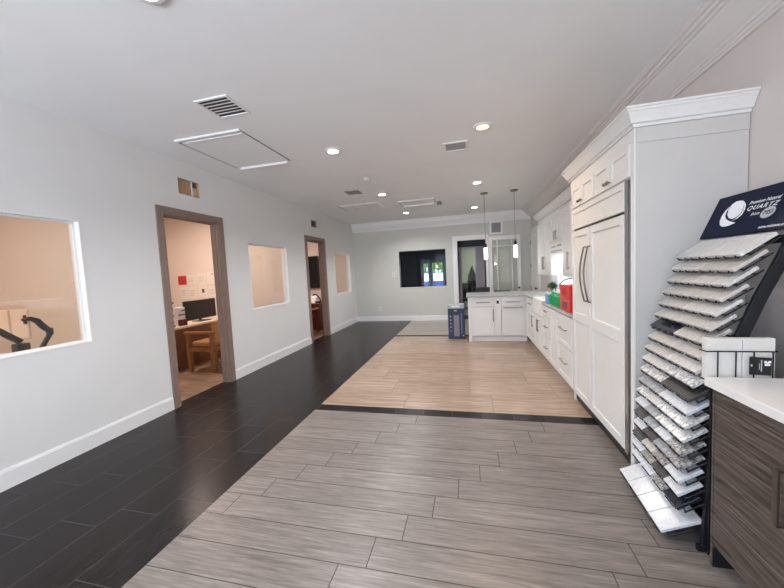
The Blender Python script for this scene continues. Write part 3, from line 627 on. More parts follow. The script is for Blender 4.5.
# ================================================================== CEILING FITTINGS
def downlight(x, y, label, lens, energy, color, on=True):
    t = thing('recessed_downlight', label, 'ceiling light', (x, y, ZC-.012), 'recessed ceiling downlights')
    part(B().lathe([(.066, -.004), (.095, -.003), (.1, 0), (.1, .0115), (.066, .0115)], (x, y, ZC-.012), 28, ring=True), 'trim_ring', 'trim', t, smooth=True)
    part(B().lathe([(.0001, .004), (.065, .004), (.065, .009), (.0001, .009)], (x, y, ZC-.012), 28), 'lens', lens, t)
    light('downlight_lamp', 'SPOT', (x, y, ZC-.03), energy, color, .06, parent=t, spot=math.radians(150), blend=.8)
CE, WE = 88, 62
for x, y, lab in ((-1.58, 1.44, 'downlight cut off by the top edge of the photo'), (-1.576, 3.818, 'bright downlight level with the ceiling access hatch, in the left row'), (-1.596, 6.198, 'third downlight along the left row, beyond the smoke detector'),
                  (-1.538, 8.369, 'farthest downlight of the left row'), (.191, 6.087, 'white downlight next after the amber one in the right row'), (.182, 8.494, 'farthest downlight of the right row near the pendants')):
    downlight(x, y, lab, 'cool_lens', CE*(.28 if x > 0 else 1), (1, .95, .89) if x > 0 else (.98, .98, 1))
downlight(.194, 3.756, 'amber glowing downlight beside the ceiling vent', 'warm_lens', WE, (1, .74, .5))
for x, y, q in ((-1.58, -.9, 1), (.19, 1.35, .3), (.19, -.9, .3)):
    downlight(x, y, 'downlight in the ceiling behind the viewer', 'cool_lens', CE*q, (.97, .98, 1))
def grille(name, label, x0, x1, y0, y1, nslot, along, fr=.03, slot='darkgrey', frame='trim', blade='trim'):
    t = thing(name, label, 'vent', ((x0+x1)/2, (y0+y1)/2, ZC-.012)); z0, z1 = ZC-.012, ZC
    b = B(); b.box(x0, x0+fr, y0, y1, z0, z1); b.box(x1-fr, x1, y0, y1, z0, z1); b.box(x0+fr, x1-fr, y0, y0+fr, z0, z1); b.box(x0+fr, x1-fr, y1-fr, y1, z0, z1); part(b, 'grille_frame', frame, t, .002)
    part(B().box(x0+fr, x1-fr, y0+fr, y1-fr, ZC-.003, ZC-.0005), 'duct_void', slot, t)
    b = B()
    L = (y1-y0-2*fr) if along == 'x' else (x1-x0-2*fr); p = L/nslot
    for k in range(1, nslot):
        if along == 'x': b.box(x0+fr, x1-fr, y0+fr+k*p-p*.13, y0+fr+k*p+p*.13, ZC-.005, ZC-.003)
        else: b.box(x0+fr+k*p-p*.2, x0+fr+k*p+p*.2, y0+fr, y1-fr, z0+.001, ZC-.003)
    part(b, 'vent_blade', blade, t)
grille('ceiling_vent', 'white ceiling vent with black slots nearest the left wall windows', -2.222, -1.895, 2.385, 2.70, 6, 'x', .022)
grille('ceiling_vent', 'grey ceiling vent beside the amber downlight', -.262, .04, 4.08, 4.38, 5, 'x', .03, 'grey', 'trim', 'grey')
grille('ceiling_vent', 'small dark ceiling vent past the smoke detector', -2.19, -1.92, 5.70, 5.99, 6, 'y', .015, 'grey', 'grey', 'grey')
def hatch(label, x0, x1, y0, y1, dbl):
    t = thing('ceiling_hatch', label, 'ceiling hatch', ((x0+x1)/2, (y0+y1)/2, ZC-.02))
    for u0, u1 in ((x0, x0+.012), (x1-.012, x1)): part(B().box(u0, u1, y0+.03, y1-.025, ZC-.010, ZC), 'hatch_rim', 'grey', t)
    part(B().box(x0, x1, y0, y0+.03, ZC-.02, ZC), 'hatch_strip', 'trim', t, .003); part(B().box(x0+.05, x1-.05, y1-.025, y1, ZC-.035, ZC), 'hatch_strip', 'trim', t, .003)
    if dbl: part(B().box(x0+.08, x1-.02, y0+.075, y0+.095, ZC-.018, ZC), 'hatch_strip', 'trim', t, .003)
    part(B().box(x0+.013, x1-.013, y0+.1, y1-.03, ZC-.007, ZC-.0005), 'hatch_panel', 'ceiling', t)
hatch('flat ceiling access hatch with white edge strips near the left wall', -3.03, -2.22, 2.94, 3.94, True)
hatch('shallow white hatch in the ceiling before the pendants', -1.46, -.67, 6.97, 7.5, False)
t = thing('ceiling_diffuser', 'square panelled ceiling diffuser near the far left corner', 'vent', (-2.31, 7.15, ZC-.014))
b = B(); x0, x1, y0, y1 = -2.77, -1.86, 6.84, 7.46
b.box(x0, x1, y0, y0+.03, ZC-.012, ZC); b.box(x0, x1, y1-.03, y1, ZC-.012, ZC)
for k in range(4): u = x0+(x1-x0-.03)*k/3; b.box(u, u+.03, y0+.03, y1-.03, ZC-.012, ZC)
part(b, 'diffuser_frame', 'trim', t)
for k in range(3):
    u = x0+(x1-x0-.03)*k/3+.035; part(B().box(u, u+(x1-x0-.03)/3-.04, y0+.035, y1-.035, ZC-.016, ZC-.003), 'diffuser_panel', 'trim', t, .003)
part(B().box(x0-.03, x0, y0, y1, ZC-.01, ZC-.0005), 'shadow_gap', 'grey', t)
t = thing('smoke_detector', 'white round smoke detector on the ceiling', 'smoke detector', (-1.565, 5.1, ZC-.035))
part(B().lathe([(.03, 0), (.055, .006), (.062, .02), (.065, .035)], (-1.565, 5.1, ZC-.035), 24), 'detector_body', 'trim', t, smooth=True); part(B().lathe([(.064, .0), (.067, .0), (.067, .008), (.064, .008)], (-1.565, 5.1, ZC-.016), 24, ring=True), 'detector_ring', 'grey', t)
t = thing('security_camera', 'small ceiling camera at the corner of the white hatch', 'camera', (-.60, 7.42, ZC-.09))
part(B().lathe([(.03, .07), (.05, .075), (.05, .09)], (-.60, 7.42, ZC-.09), 16), 'mount', 'grey', t); part(B().tube([(-.63, 7.38, ZC-.055), (-.56, 7.46, ZC-.045)], .03, 12), 'camera_body', 'grey', t)
# pendants
def pendant(x, y, zb, zt, label):
    t = thing('pendant_lamp', label, 'pendant light', (x, y, ZC), 'pendants over the peninsula')
    part(B().lathe([(.07, -.02), (.075, -.012), (.075, 0)], (x, y, ZC), 20), 'canopy', 'darknickel', t)
    part(B().tube([(x, y, ZC-.02), (x, y, zt+.08)], .005, 8), 'rod', 'nickel', t)
    part(B().lathe([(.010, .09), (.024, .08), (.026, 0), (.024, -.02)], (x, y, zt), 14), 'socket', 'black', t, smooth=True)
    part(B().lathe([(.032, 0), (.037, .01), (.037, zt-zb-.01), (.03, zt-zb)], (x, y, zb), 18), 'lamp_shade', 'shade', t, smooth=True)
    light('pendant_bulb', 'POINT', (x, y, zb-.06), 1.6, (1, .96, .9), .05, parent=t)
pendant(.352, 7.03, 1.67, 1.91, 'left pendant lamp with white glass shade over the peninsula')
pendant(.933, 7.03, 1.68, 1.93, 'right pendant lamp with white glass shade over the peninsula')

# ================================================================== KITCHEN
FX = 1.09          # face of the carcasses (fronts stand 2 cm proud)
# --- tall surround of the refrigerator with its crown
t = thing('refrigerator_surround', 'white cabinet surround with crown enclosing the tall refrigerator', 'cabinet', (1.4, 3.2, 0))
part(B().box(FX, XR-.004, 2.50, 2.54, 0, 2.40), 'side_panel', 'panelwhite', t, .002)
part(B().box(FX-.012, FX, 2.495, 2.542, 0, 2.36), 'edge_stile', 'cabinet', t, .002)
part(B().box(FX, XR-.004, 3.82, 3.86, 0, 2.40), 'side_panel', 'cabinet', t, .002)
part(B().box(FX+.005, XR-.004, 2.54, 3.82, 2.055, 2.40), 'cabinet_box', 'cabinet', t)
part(B().box(FX-.008, FX+.004, 2.545, 3.86, 2.288, 2.385), 'frieze', 'cabinet', t, .002)
ds = [(3.515, 3.815), (3.205, 3.505), (2.88, 3.195), (2.555, 2.87)]
for k, (u0, u1) in enumerate(ds):
    b = B(); shaker(b, 'nx', FX+.004, u0, u1, 2.065, 2.282, .05, .022, .011); d = part(b, 'door', 'cabinet', t, .0015)
    u = u0+.028 if k in (0, 2) else u1-.028
    part(B().tube([(FX-.018, u, 2.10), (FX-.032, u, 2.10), (FX-.034, u, 2.10), (FX-.05, u, 2.10)], [.006, .006, .014, .011], 10), 'knob', 'darknickel', d, smooth=True)
cp = [(0, 0), (.012, 0), (.016, .018), (.03, .022), (.042, .05), (.06, .082), (.066, .086), (.066, .1), (.075, .102), (.075, .115), (0, .115)]
def crown_run(b, x_face, y0, y1, z0, near=True, far=True):
    """crown on the room-facing front with mitred returns to the wall"""
    n = len(cp); rows = []
    if near: rows.append([(XR-.004, y0-d, z0+z) for d, z in cp])
    rows.append([(x_face-d, y0-(d if near else 0), z0+z) for d, z in cp])
    rows.append([(x_face-d, y1+(d if far else 0), z0+z) for d, z in cp])
    if far: rows.append([(XR-.004, y1+d, z0+z) for d, z in cp])
    vs = [v for r in rows for v in r]; fs = []
    for i in range(len(rows)-1):
        for j in range(n): fs.append((i*n+j, i*n+(j+1) % n, (i+1)*n+(j+1) % n, (i+1)*n+j))
    fs.append(tuple(range(n))); fs.append(tuple((len(rows)-1)*n+j for j in range(n)))
    b.add(vs, fs)
b = B(); crown_run(b, FX-.008, 2.498, 3.862, 2.362); b.box(FX, XR-.004, 2.50, 3.86, 2.40, 2.478); part(b, 'crown', 'cabinet', t)
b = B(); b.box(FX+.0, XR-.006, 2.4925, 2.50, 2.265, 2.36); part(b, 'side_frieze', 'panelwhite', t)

# --- refrigerator
t = thing('refrigerator', 'tall white panelled side by side refrigerator with curved bronze handles', 'refrigerator', (1.38, 3.19, 0))
part(B().box(1.10, XR-.01, 2.60, 3.81, .02, 2.045), 'refrigerator_body', 'black', t)
part(B().box(1.17, 1.6, 2.60, 3.81, 0, .02), 'toe_plinth', 'black', t)
b = B(); shaker(b, 'nx', 1.094, 2.615, 3.80, 1.845, 2.045, .045, .026, .010); part(b, 'grille_panel', 'cabinet', t, .002)
b = B(); shaker(b, 'nx', 1.094, 3.305, 3.80, .115, 1.825, .06, .026, .011, (.945,)); fd = part(b, 'freezer_door', 'cabinet', t, .002)
b = B(); shaker(b, 'nx', 1.094, 2.615, 3.293, .115, 1.825, .065, .026, .011, (.945,)); rd = part(b, 'fridge_door', 'cabinet', t, .002)
part(B().box(1.07, 1.099, 2.566, 2.611, .1, 2.05), 'edge_trim', 'steel', t); part(B().box(1.085, 1.10, 2.543, 2.5655, .05, 2.05), 'edge_gap', 'black', t)
for d, u, s in ((fd, 3.365, 1), (rd, 3.262, 1)):
    pts = [(1.066, u, 1.645), (1.045, u, 1.645)]+[(1.045-.035*math.sin(math.pi*k/12), u, 1.645-.505*k/12) for k in range(1, 12)]+[(1.045, u, 1.14), (1.066, u, 1.14)]
    part(B().tube(pts, .0075, 10), 'handle', 'darkpull', d, smooth=True, label='curved dark bronze handle')

# --- base cabinets along the right wall
CT = 0.95
def carcass(t, y0, y1): part(B().box(FX, XR-.004, y0, y1, .11, CT-.04), 'cabinet_box', 'cabinet', t); part(B().box(CW, XR-.004, y0, y1, 0, .11), 'toe_kick', 'trim', t)
t = thing('drawer_cabinet', 'white base cabinet with two deep drawers beside the refrigerator', 'cabinet', (1.4, 4.17, 0)); carcass(t, 3.865, 4.48)
for v0, v1 in ((.125, .51), (.525, .895)):
    b = B(); shaker(b, 'nx', FX, 3.875, 4.47, v0, v1, .055); d = part(b, 'drawer', 'cabinet', t, .002); part(bar_handle('nx', FX-.012, 4.17, (v0+v1)/2+.02, .30, False, .035, .007), 'handle', 'nickel', d, smooth=True)
t = thing('filler_cabinet', 'narrow plain white cabinet panel between deep drawers and drawer stack', 'cabinet', (1.4, 4.68, 0)); carcass(t, 4.48, 4.88)
b = B(); shaker(b, 'nx', FX, 4.49, 4.87, .125, .895, .05); part(b, 'door', 'cabinet', t, .002)
t = thing('drawer_cabinet', 'white base cabinet with a stack of three small drawers', 'cabinet', (1.4, 5.07, 0)); carcass(t, 4.88, 5.27)
for v0, v1 in ((.125, .44), (.455, .73), (.745, .895)):
    b = B(); shaker(b, 'nx', FX, 4.89, 5.26, v0, v1, .04); d = part(b, 'drawer', 'cabinet', t, .002); part(bar_handle('nx', FX-.012, 5.075, (v0+v1)/2, .16, False, .03, .007), 'handle', 'darknickel', d, smooth=True)
t = thing('sink_cabinet', 'white base cabinet under the apron sink', 'cabinet', (1.4, 5.62, 0)); part(B().box(FX, XR-.004, 5.27, 6.0, .11, .69), 'cabinet_box', 'cabinet', t); part(B().box(CW, XR-.004, 5.27, 6.0, 0, .11), 'toe_kick', 'trim', t)
for u0, u1, uh in ((5.28, 5.63, 5.59), (5.64, 5.99, 5.68)):
    b = B(); shaker(b, 'nx', FX, u0, u1, .125, .68, .05); d = part(b, 'door', 'cabinet', t, .002); part(bar_handle('nx', FX-.012, uh, .52, .2, True, .03, .007), 'handle', 'darknickel', d, smooth=True)
b = B(); b.box(FX-.03, FX+.0, 5.29, 5.98, .70, .955); b.box(XR-.14, XR-.11, 5.29, 5.98, .70, .955); b.box(FX, XR-.14, 5.29, 5.32, .70, .955); b.box(FX, XR-.14, 5.95, 5.98, .70, .955); b.box(FX, XR-.14, 5.32, 5.95, .70, .73)
solo(b, 'apron_sink', 'white', 'white apron front sink set into the kitchen counter', 'sink', bevel=.006)
t = thing('corner_cabinet', 'white corner base cabinet between the sink and the peninsula', 'cabinet', (1.4, 6.37, 0)); carcass(t, 6.0, 6.75)
b = B(); shaker(b, 'nx', FX, 6.01, 6.70, .125, .68, .05); d = part(b, 'door', 'cabinet', t, .002); part(bar_handle('nx', FX-.012, 6.07, .52, .2, True, .03, .007), 'handle', 'darknickel', d, smooth=True)
b = B(); shaker(b, 'nx', FX, 6.01, 6.70, .70, .895, .045); d = part(b, 'drawer', 'cabinet', t, .002); part(bar_handle('nx', FX-.012, 6.35, .80, .2, False, .03, .007), 'handle', 'darknickel', d, smooth=True)
b = B(); b.box(FX-.035, XR-.004, 3.865, 5.285, CT-.038, CT); b.box(XR-.105, XR-.004, 5.285, 5.985, CT-.038, CT); b.box(FX-.035, XR-.004, 5.985, 6.72, CT-.038, CT)
b.box(-.075, XR-.004, 6.72, 7.62, CT-.038, CT)
solo(b, 'kitchen_countertop', 'peninsulatop', 'pale veined stone countertop over the kitchen cabinets and peninsula', 'countertop', bevel=.003)
# --- peninsula
PY = 6.77
t = thing('peninsula_cabinet', 'white peninsula cabinet with one drawer, one door and a dark outlet', 'cabinet', (.27, 7.05, 0))
part(B().box(-.045, .60, PY, 7.35, .11, CT-.04), 'cabinet_box', 'cabinet', t); part(B().box(-.045, .02, PY-.022, 7.35, 0, CT-.04), 'end_panel', 'cabinet', t, .002)
part(B().box(.02, .60, PY+.05, 7.3, 0, .11), 'toe_kick', 'trim', t)
b = B(); shaker(b, 'ny', PY, .03, .47, .725, .885, .035); d = part(b, 'drawer', 'cabinet', t, .002); part(bar_handle('ny', PY-.012, .25, .80, .26, False, .03, .008), 'handle', 'darknickel', d, smooth=True)
b = B(); shaker(b, 'ny', PY, .03, .47, .125, .71, .06); d = part(b, 'door', 'cabinet', t, .002); part(bar_handle('ny', PY-.012, .445, .54, .26, True, .03, .008), 'handle', 'darknickel', d, smooth=True)
part(B().box(.48, .595, PY-.02, PY, .125, .885), 'filler_stile', 'cabinet', t, .002); part(B().box(.515, .56, PY-.026, PY-.02, .77, .83), 'outlet', 'black', t, .002)
t = thing('panelled_dishwasher', 'white panelled dishwasher with long bar handle in the peninsula', 'dishwasher', (.82, 7.05, 0))
part(B().box(.605, 1.085, PY, 7.35, .11, CT-.04), 'dishwasher_body', 'cabinet', t); part(B().box(.605, 1.085, PY+.05, 7.3, 0, .11), 'toe_kick', 'trim', t)
b = B(); shaker(b, 'ny', PY, .61, 1.04, .125, .71, .055); d = part(b, 'front_panel', 'cabinet', t, .002); part(bar_handle('ny', PY-.012, .825, .69, .36, False, .035, .009), 'handle', 'nickel', d, smooth=True)
b = B(); shaker(b, 'ny', PY, .61, 1.04, .725, .885, .035); d = part(b, 'control_panel', 'cabinet', t, .002); part(bar_handle('ny', PY-.012, .825, .80, .26, False, .03, .008), 'handle', 'nickel', d, smooth=True)
part(B().box(1.045, 1.085, PY-.02, PY, .11, .91), 'corner_stile', 'cabinet', t)

# --- upper cabinets
UX = 1.37
t = thing('upper_cabinet', 'tall white two door upper cabinet nearest the far wall', 'cabinet', (1.53, 6.47, 1.31)); part(B().box(UX, XR-.004, 5.96, 6.99, 1.31, 2.36), 'cabinet_box', 'cabinet', t)
for u0, u1, uh in ((6.48, 6.985, 6.53), (5.965, 6.47, 6.42)):
    b = B(); shaker(b, 'nx', UX, u0, u1, 1.325, 2.29, .065); d = part(b, 'door', 'cabinet', t, .002); part(bar_handle('nx', UX-.012, uh, 1.53, .24, True, .03, .0115), 'handle', 'pull', d, smooth=True)
t = thing('hood_cabinet', 'short white upper cabinet above the range hood', 'cabinet', (1.53, 5.61, 1.86)); part(B().box(UX, XR-.004, 5.27, 5.955, 1.86, 2.36), 'cabinet_box', 'cabinet', t)
for u0, u1, uh in ((5.62, 5.95, 5.66), (5.275, 5.61, 5.57)):
    b = B(); shaker(b, 'nx', UX, u0, u1, 1.87, 2.29, .05); d = part(b, 'door', 'cabinet', t, .002); part(bar_handle('nx', UX-.012, uh, 1.96, .14, True, .03, .0115), 'handle', 'pull', d, smooth=True)
t = thing('range_hood', 'slim white range hood with small knobs between upper cabinets', 'range hood', (1.5, 5.61, 1.69)); part(B().box(UX-.02, XR-.004, 5.275, 5.95, 1.69, 1.855), 'hood_body', 'cabinet', t, .004)
part(B().box(UX-.026, UX-.02, 5.29, 5.935, 1.70, 1.72), 'vent_slot', 'grey', t); part(B().box(UX-.024, UX-.02, 5.65, 5.9, 1.77, 1.79), 'control_strip', 'darknickel', t)
for u in (5.33, 5.40, 5.47): part(B().tube([(UX-.02, u, 1.785), (UX-.04, u, 1.785)], .016, 12), 'knob', 'nickel', t)
t = thing('upper_cabinet', 'white upper cabinet with slim doors next to the refrigerator surround', 'cabinet', (1.53, 4.57, 1.31)); part(B().box(UX, XR-.004, 3.87, 5.265, 1.31, 2.355), 'cabinet_box', 'cabinet', t)
for k, uh in enumerate((4.18, 4.25, 4.96, 5.2)):
    u0 = 3.875+k*.3475; b = B(); shaker(b, 'nx', UX, u0, u0+.3375, 1.325, 2.29, .06); d = part(b, 'door', 'cabinet', t, .002)
    if k != 3: part(bar_handle('nx', UX-.012, uh, 1.54, .25, True, .03, .0115), 'handle', 'pull', d, smooth=True)
b = B(); crown_run(b, UX-.012, 3.942, 6.995, 2.362, near=False, far=True); b.box(UX-.012, XR-.004, 3.942, 6.99, 2.362, 2.44); solo(b, 'cornice_strip', 'cabinet', 'white crown trim along the top of the upper cabinets', 'cornice')
struct(B().box(XR-.003, XR, 3.87, 7.6, CT, 1.86), 'trim_5', 'backsplash', label='glossy white backsplash above the kitchen counter', cat='backsplash')
for y0, y1, zz, lab in ((3.95, 5.2, 1.31, 'lit strip light under the upper cabinet next to the refrigerator'), (5.35, 5.9, 1.69, 'lit strip light under the range hood'), (6.05, 6.9, 1.31, 'lit strip light under the tall two door upper cabinet')):
    t = thing('under_cabinet_light', lab, 'light', (XR-.1, (y0+y1)/2, zz-.015)); part(B().box(XR-.13, XR-.09, y0, y1, zz-.006, zz), 'lamp_housing', 'white', t); part(B().box(XR-.125, XR-.095, y0+.01, y1-.01, zz-.012, zz-.006), 'diffuser', 'strip', t)
    light('strip_lamp', 'AREA', (XR-.12, (y0+y1)/2, zz-.02), 3.2*(y1-y0), (.86, .92, 1), .04, y1-y0-.05, rot=(0, math.radians(0), 0), parent=t)

# --- things on the kitchen counter
def box_thing(name, label, cat, x0, x1, y0, y1, z0, z1, mat, group=None):
    t = thing(name, label, cat, ((x0+x1)/2, (y0+y1)/2, z0), group); part(B().box(x0, x1, y0, y1, z0, z1), 'carton', mat, t, .004); return t
for z0, lab in ((CT+.001, 'lower of the two red drink cartons on the counter'), (CT+.152, 'upper red drink carton stacked on the other')):
    t = box_thing('drink_carton', lab, 'carton', 1.07, 1.37, 3.90, 4.30, z0, z0+.149, 'redcarton', 'red drink cartons')
    b = B(); b.box(1.068, 1.07, 4.02, 4.20, z0+.04, z0+.11); part(b, 'carton_label', 'redpaper' if z0 > 1 else 'redwood', t)
    b = B(); b.tube([(1.069, 4.05, z0+.03), (1.069, 4.1, z0+.018), (1.069, 4.17, z0+.03)], .004, 6); part(b, 'carton_print', 'redwood', t)
rr = random.Random(5)
bt = None
spots = [(1.13+.118*i, 4.38+.118*j) for j in range(5) for i in range(2)]
words_ = ['first', 'second', 'third', 'fourth', 'fifth']
for k, (x, y) in enumerate(spots):
    lab = 'green soda bottle in the %s row from the red cartons, %s side of the pack' % (words_[k//2], 'room' if k % 2 == 0 else 'wall')
    if bt is None:
        bt = thing('soda_bottle', lab, 'bottle', (x, y, CT+.001), 'green soda bottles in the pack')
        part(B().lathe([(.05, 0), (.057, .008), (.057, .08), (.053, .09), (.057, .10), (.054, .13), (.018, .165), (.015, .172)], (x, y, CT+.001), 16), 'bottle', 'greenplastic', bt, smooth=True)
        part(B().lathe([(.018, .17), (.018, .19), (.001, .191)], (x, y, CT+.001), 12), 'cap', 'clearwrap', bt); part(B().lathe([(.0576, .03), (.0576, .075)], (x, y, CT+.001), 16), 'bottle_label', 'greenplastic', bt)
    else: copy_thing(bt, Vector((x, y, CT+.001))-WL[bt.name], lab)
t = box_thing('water_pack', 'pale blue wrapped pack beside the green bottles', 'pack', 1.075, 1.26, 4.94, 5.13, CT+.001, CT+.12, 'bluewrap'); part(B().box(1.08, 1.255, 4.95, 5.12, CT+.1215, CT+.145), 'wrap_top', 'clearwrap', t, .01)
t = thing('gooseneck_faucet', 'arched gooseneck faucet behind the red cartons', 'faucet', (1.64, 5.05, CT))
part(B().lathe([(.028, 0), (.028, .02), (.016, .03)], (1.645, 5.18, CT), 16), 'faucet_base', 'nickel', t)
pts = [(1.645, 5.18, CT+.02), (1.645, 5.18, CT+.21)]+[(1.645-.155+.155*math.cos(math.pi*k/10), 5.18+.10*(1-math.cos(math.pi*k/10)), CT+.21+.12*math.sin(math.pi*k/10)) for k in range(1, 11)]+[(1.335, 5.38, CT+.17)]
part(B().tube(pts, .013, 10), 'spout', 'nickel', t, smooth=True); part(B().tube([(1.645, 5.15, CT+.08), (1.62, 5.09, CT+.13)], .008, 8), 'lever', 'nickel', t)
t = thing('potted_plant', 'small leafy green plant beside the arched faucet', 'plant', (1.19, 5.2, CT))
part(B().lathe([(.035, 0), (.045, .002), (.055, .09), (.05, .09), (.045, .08), (.001, .075)], (1.19, 5.2, CT+.001), 16), 'pot', 'white', t, smooth=True)
b = B(); b.tube([(1.19, 5.2, CT+.07), (1.188, 5.2, CT+.19)], .006, 6)
for k in range(90):
    c = Vector((1.195+rr.gauss(0, .02), 5.21+rr.gauss(0, .028), CT+.235+rr.gauss(0, .02))); n = Vector((rr.uniform(-1, 1), rr.uniform(-1, 1), rr.uniform(-.3, 1))).normalized(); a = n.orthogonal().normalized()*.035; q = n.cross(a)*.5
    b.add([c-a, c-q+n*.004, c+a, c+q+n*.004], [(0, 1, 2, 3)])
part(b, 'foliage', 'leaf', t)
# bar chairs behind the peninsula
def stool(x0, x1, y, zt, label):
    xc = (x0+x1)/2; t = thing('bar_chair', label, 'chair', (xc, y, 0), 'dark chairs behind the peninsula')
    part(B().box(x0, x1, y, y+.03, zt-.22, zt), 'backrest', 'black', t, .01); part(B().box(x0+.01, x1-.01, y-.40, y-.005, .60, .66), 'seat', 'black', t, .012)
    for sx in (x0+.03, x1-.03):
        part(B().tube([(sx, y+.012, zt-.2), (sx, y+.012, .0)], .014, 8), 'leg', 'black', t); part(B().tube([(sx, y-.37, .60), (sx, y-.37, 0)], .014, 8), 'leg', 'black', t)
stool(.13, .47, 8.05, 1.035, 'left dark chair back showing above the peninsula counter'); stool(.56, .93, 8.05, .945, 'right, lower dark chair back above the peninsula counter')
# printed carton of an appliance on the floor by the peninsula
t = thing('appliance_carton', 'navy printed appliance carton standing on the floor beside the peninsula', 'box', (-.30, 7.14, 0))
x0, x1, y0, y1 = -.475, -.125, 7.00, 7.27
part(B().box(x0, x1, y0, y1, 0, .66), 'carton_body', 'navycarton', t, .003); part(B().box(x0, x1, y0, y1, .66, .745), 'carton_top', 'cartontop', t, .003)
b = B(); f = y0-.002
b.box(x0+.12, x0+.235, f, y0-.0003, .06, .52); part(b, 'product_picture', 'cartongrey', t)
b = B(); b.box(x0+.13, x0+.19, f, y0-.0003, .60, .625)
for k in range(4): b.box(x0+.045, x0+.07, f, y0-.0003, .25+k*.075, .275+k*.075)
b.box(x0+.035, x0+.075, f, y0-.0003, .17, .18); b.box(x1-.05, x1-.025, f, y0-.0003, .06, .09); part(b, 'carton_print', 'cartontop', t)
b = B(); b.box(x0+.08, x1-.1, f, y0-.0003, .69, .72); part(b, 'carton_title', 'white', t); b = B(); b.box(x0+.27, x0+.30, f, y0-.0003, .12, .56); part(b, 'carton_stripe', 'cartonblue', t)

# ================================================================== STONE SAMPLE RACK
t = rack = thing('sample_display_rack', 'tall leaning black display rack holding rows of stone sample tiles', 'display rack', (1.3, 2.18, 0))
XN = [1.269, 1.243, 1.218, 1.194, 1.172, 1.150, 1.130, 1.112, 1.095, 1.081, 1.069, 1.058, 1.049, 1.041, 1.034, 1.029, 1.025, 1.022, 1.020]
ZN = [1.491-.0727*i for i in range(19)]
YN, YFAR = 1.895, 2.452
def xback(z): # line of the uprights
    pts = [(0.03, 1.105), (.33, 1.125), (.7, 1.15), (1.1, 1.225), (1.3, 1.30), (1.49, 1.385), (1.64, 1.44)]
    for (a, xa), (c, xc) in zip(pts, pts[1:]):
        if z <= c: return xa+(xc-xa)*(z-a)/(c-a)
    return pts[-1][1]
for y in (1.862, 2.468):
    zs = [0.03, .33, .7, 1.1, 1.3, 1.49, 1.60]; off = 0.03 if y > 2 else 0
    poly = [(xback(z)+off, z) for z in zs]+[(xback(z)+off+(.055 if y < 2 else .14), z) for z in reversed(zs)]
    part(B().prism(poly, y, y+.02, 'y'), 'side_frame', 'blackmetal', t, .002)
for z in (.05, .6, 1.0, 1.57): part(B().box(xback(z)+.10, xback(z)+.13, 1.882, 2.468, z-.02, z+.02), 'cross_bar', 'blackmetal', t)
b = B(); poly = [(xback(z)+.131, z) for z in (.04, .33, .7)]+[(xback(z)+.139, z) for z in (.7, .33, .04)]; b.prism(poly, 1.884, 2.466, 'y'); part(b, 'back_panel', 'blackmetal', t)
b = B(); b.box(1.09, 1.66, 1.862, 1.882, 0, .03); b.box(1.02, 1.66, 2.468, 2.488, 0, .03); b.box(1.56, 1.66, 1.882, 2.468, 0, .03); part(b, 'rack_base', 'blackmetal', t)
b = B()
for y in (1.872, 2.478): b.tube([(1.62, y, .03), (1.60, y, .8), (1.47, y, 1.45)], .012, 8)
part(b, 'rear_strut', 'blackmetal', t)
SL = math.radians(35)
LAY = [
 ('W', 'W'), ('W', 'C'), ('C', 'W'), ('C', 'C'), ('C', 'W'), ('C', 'C'), ('K', 'C'), ('C', 'C'), ('C', 'W'), ('W', 'V'), ('V', 'D'), ('G', 'L'),
 ('V', 'W', 'V', 'V'), ('L', 'G', 'V', 'V'), ('D', 'G', 'L', 'S'), ('L', 'D', 'G', 'S'), ('D', 'C', 'S', 'L'), ('L', 'B', 'D', 'L'), ('L', 'L', 'S', 'K')]
MT = dict(W=('tilewhite', 'white'), C=('tilecream', 'cream'), K=('tileblack', 'black'), V=('tilevein', 'white veined'), D=('tilecharcoal', 'charcoal'), G=('tilegrey', 'pale grey'), L=('tilecool', 'cool white'), S=('tilespeck', 'speckled grey'), B=('tilebeige', 'beige'))
ORD = ['top', 'second', 'third', 'fourth', 'fifth', 'sixth', 'seventh', 'eighth', 'ninth', 'tenth', 'eleventh', 'twelfth', 'thirteenth', 'fourteenth', 'fifteenth', 'sixteenth', 'seventeenth', 'eighteenth', 'nineteenth', 'bottom']
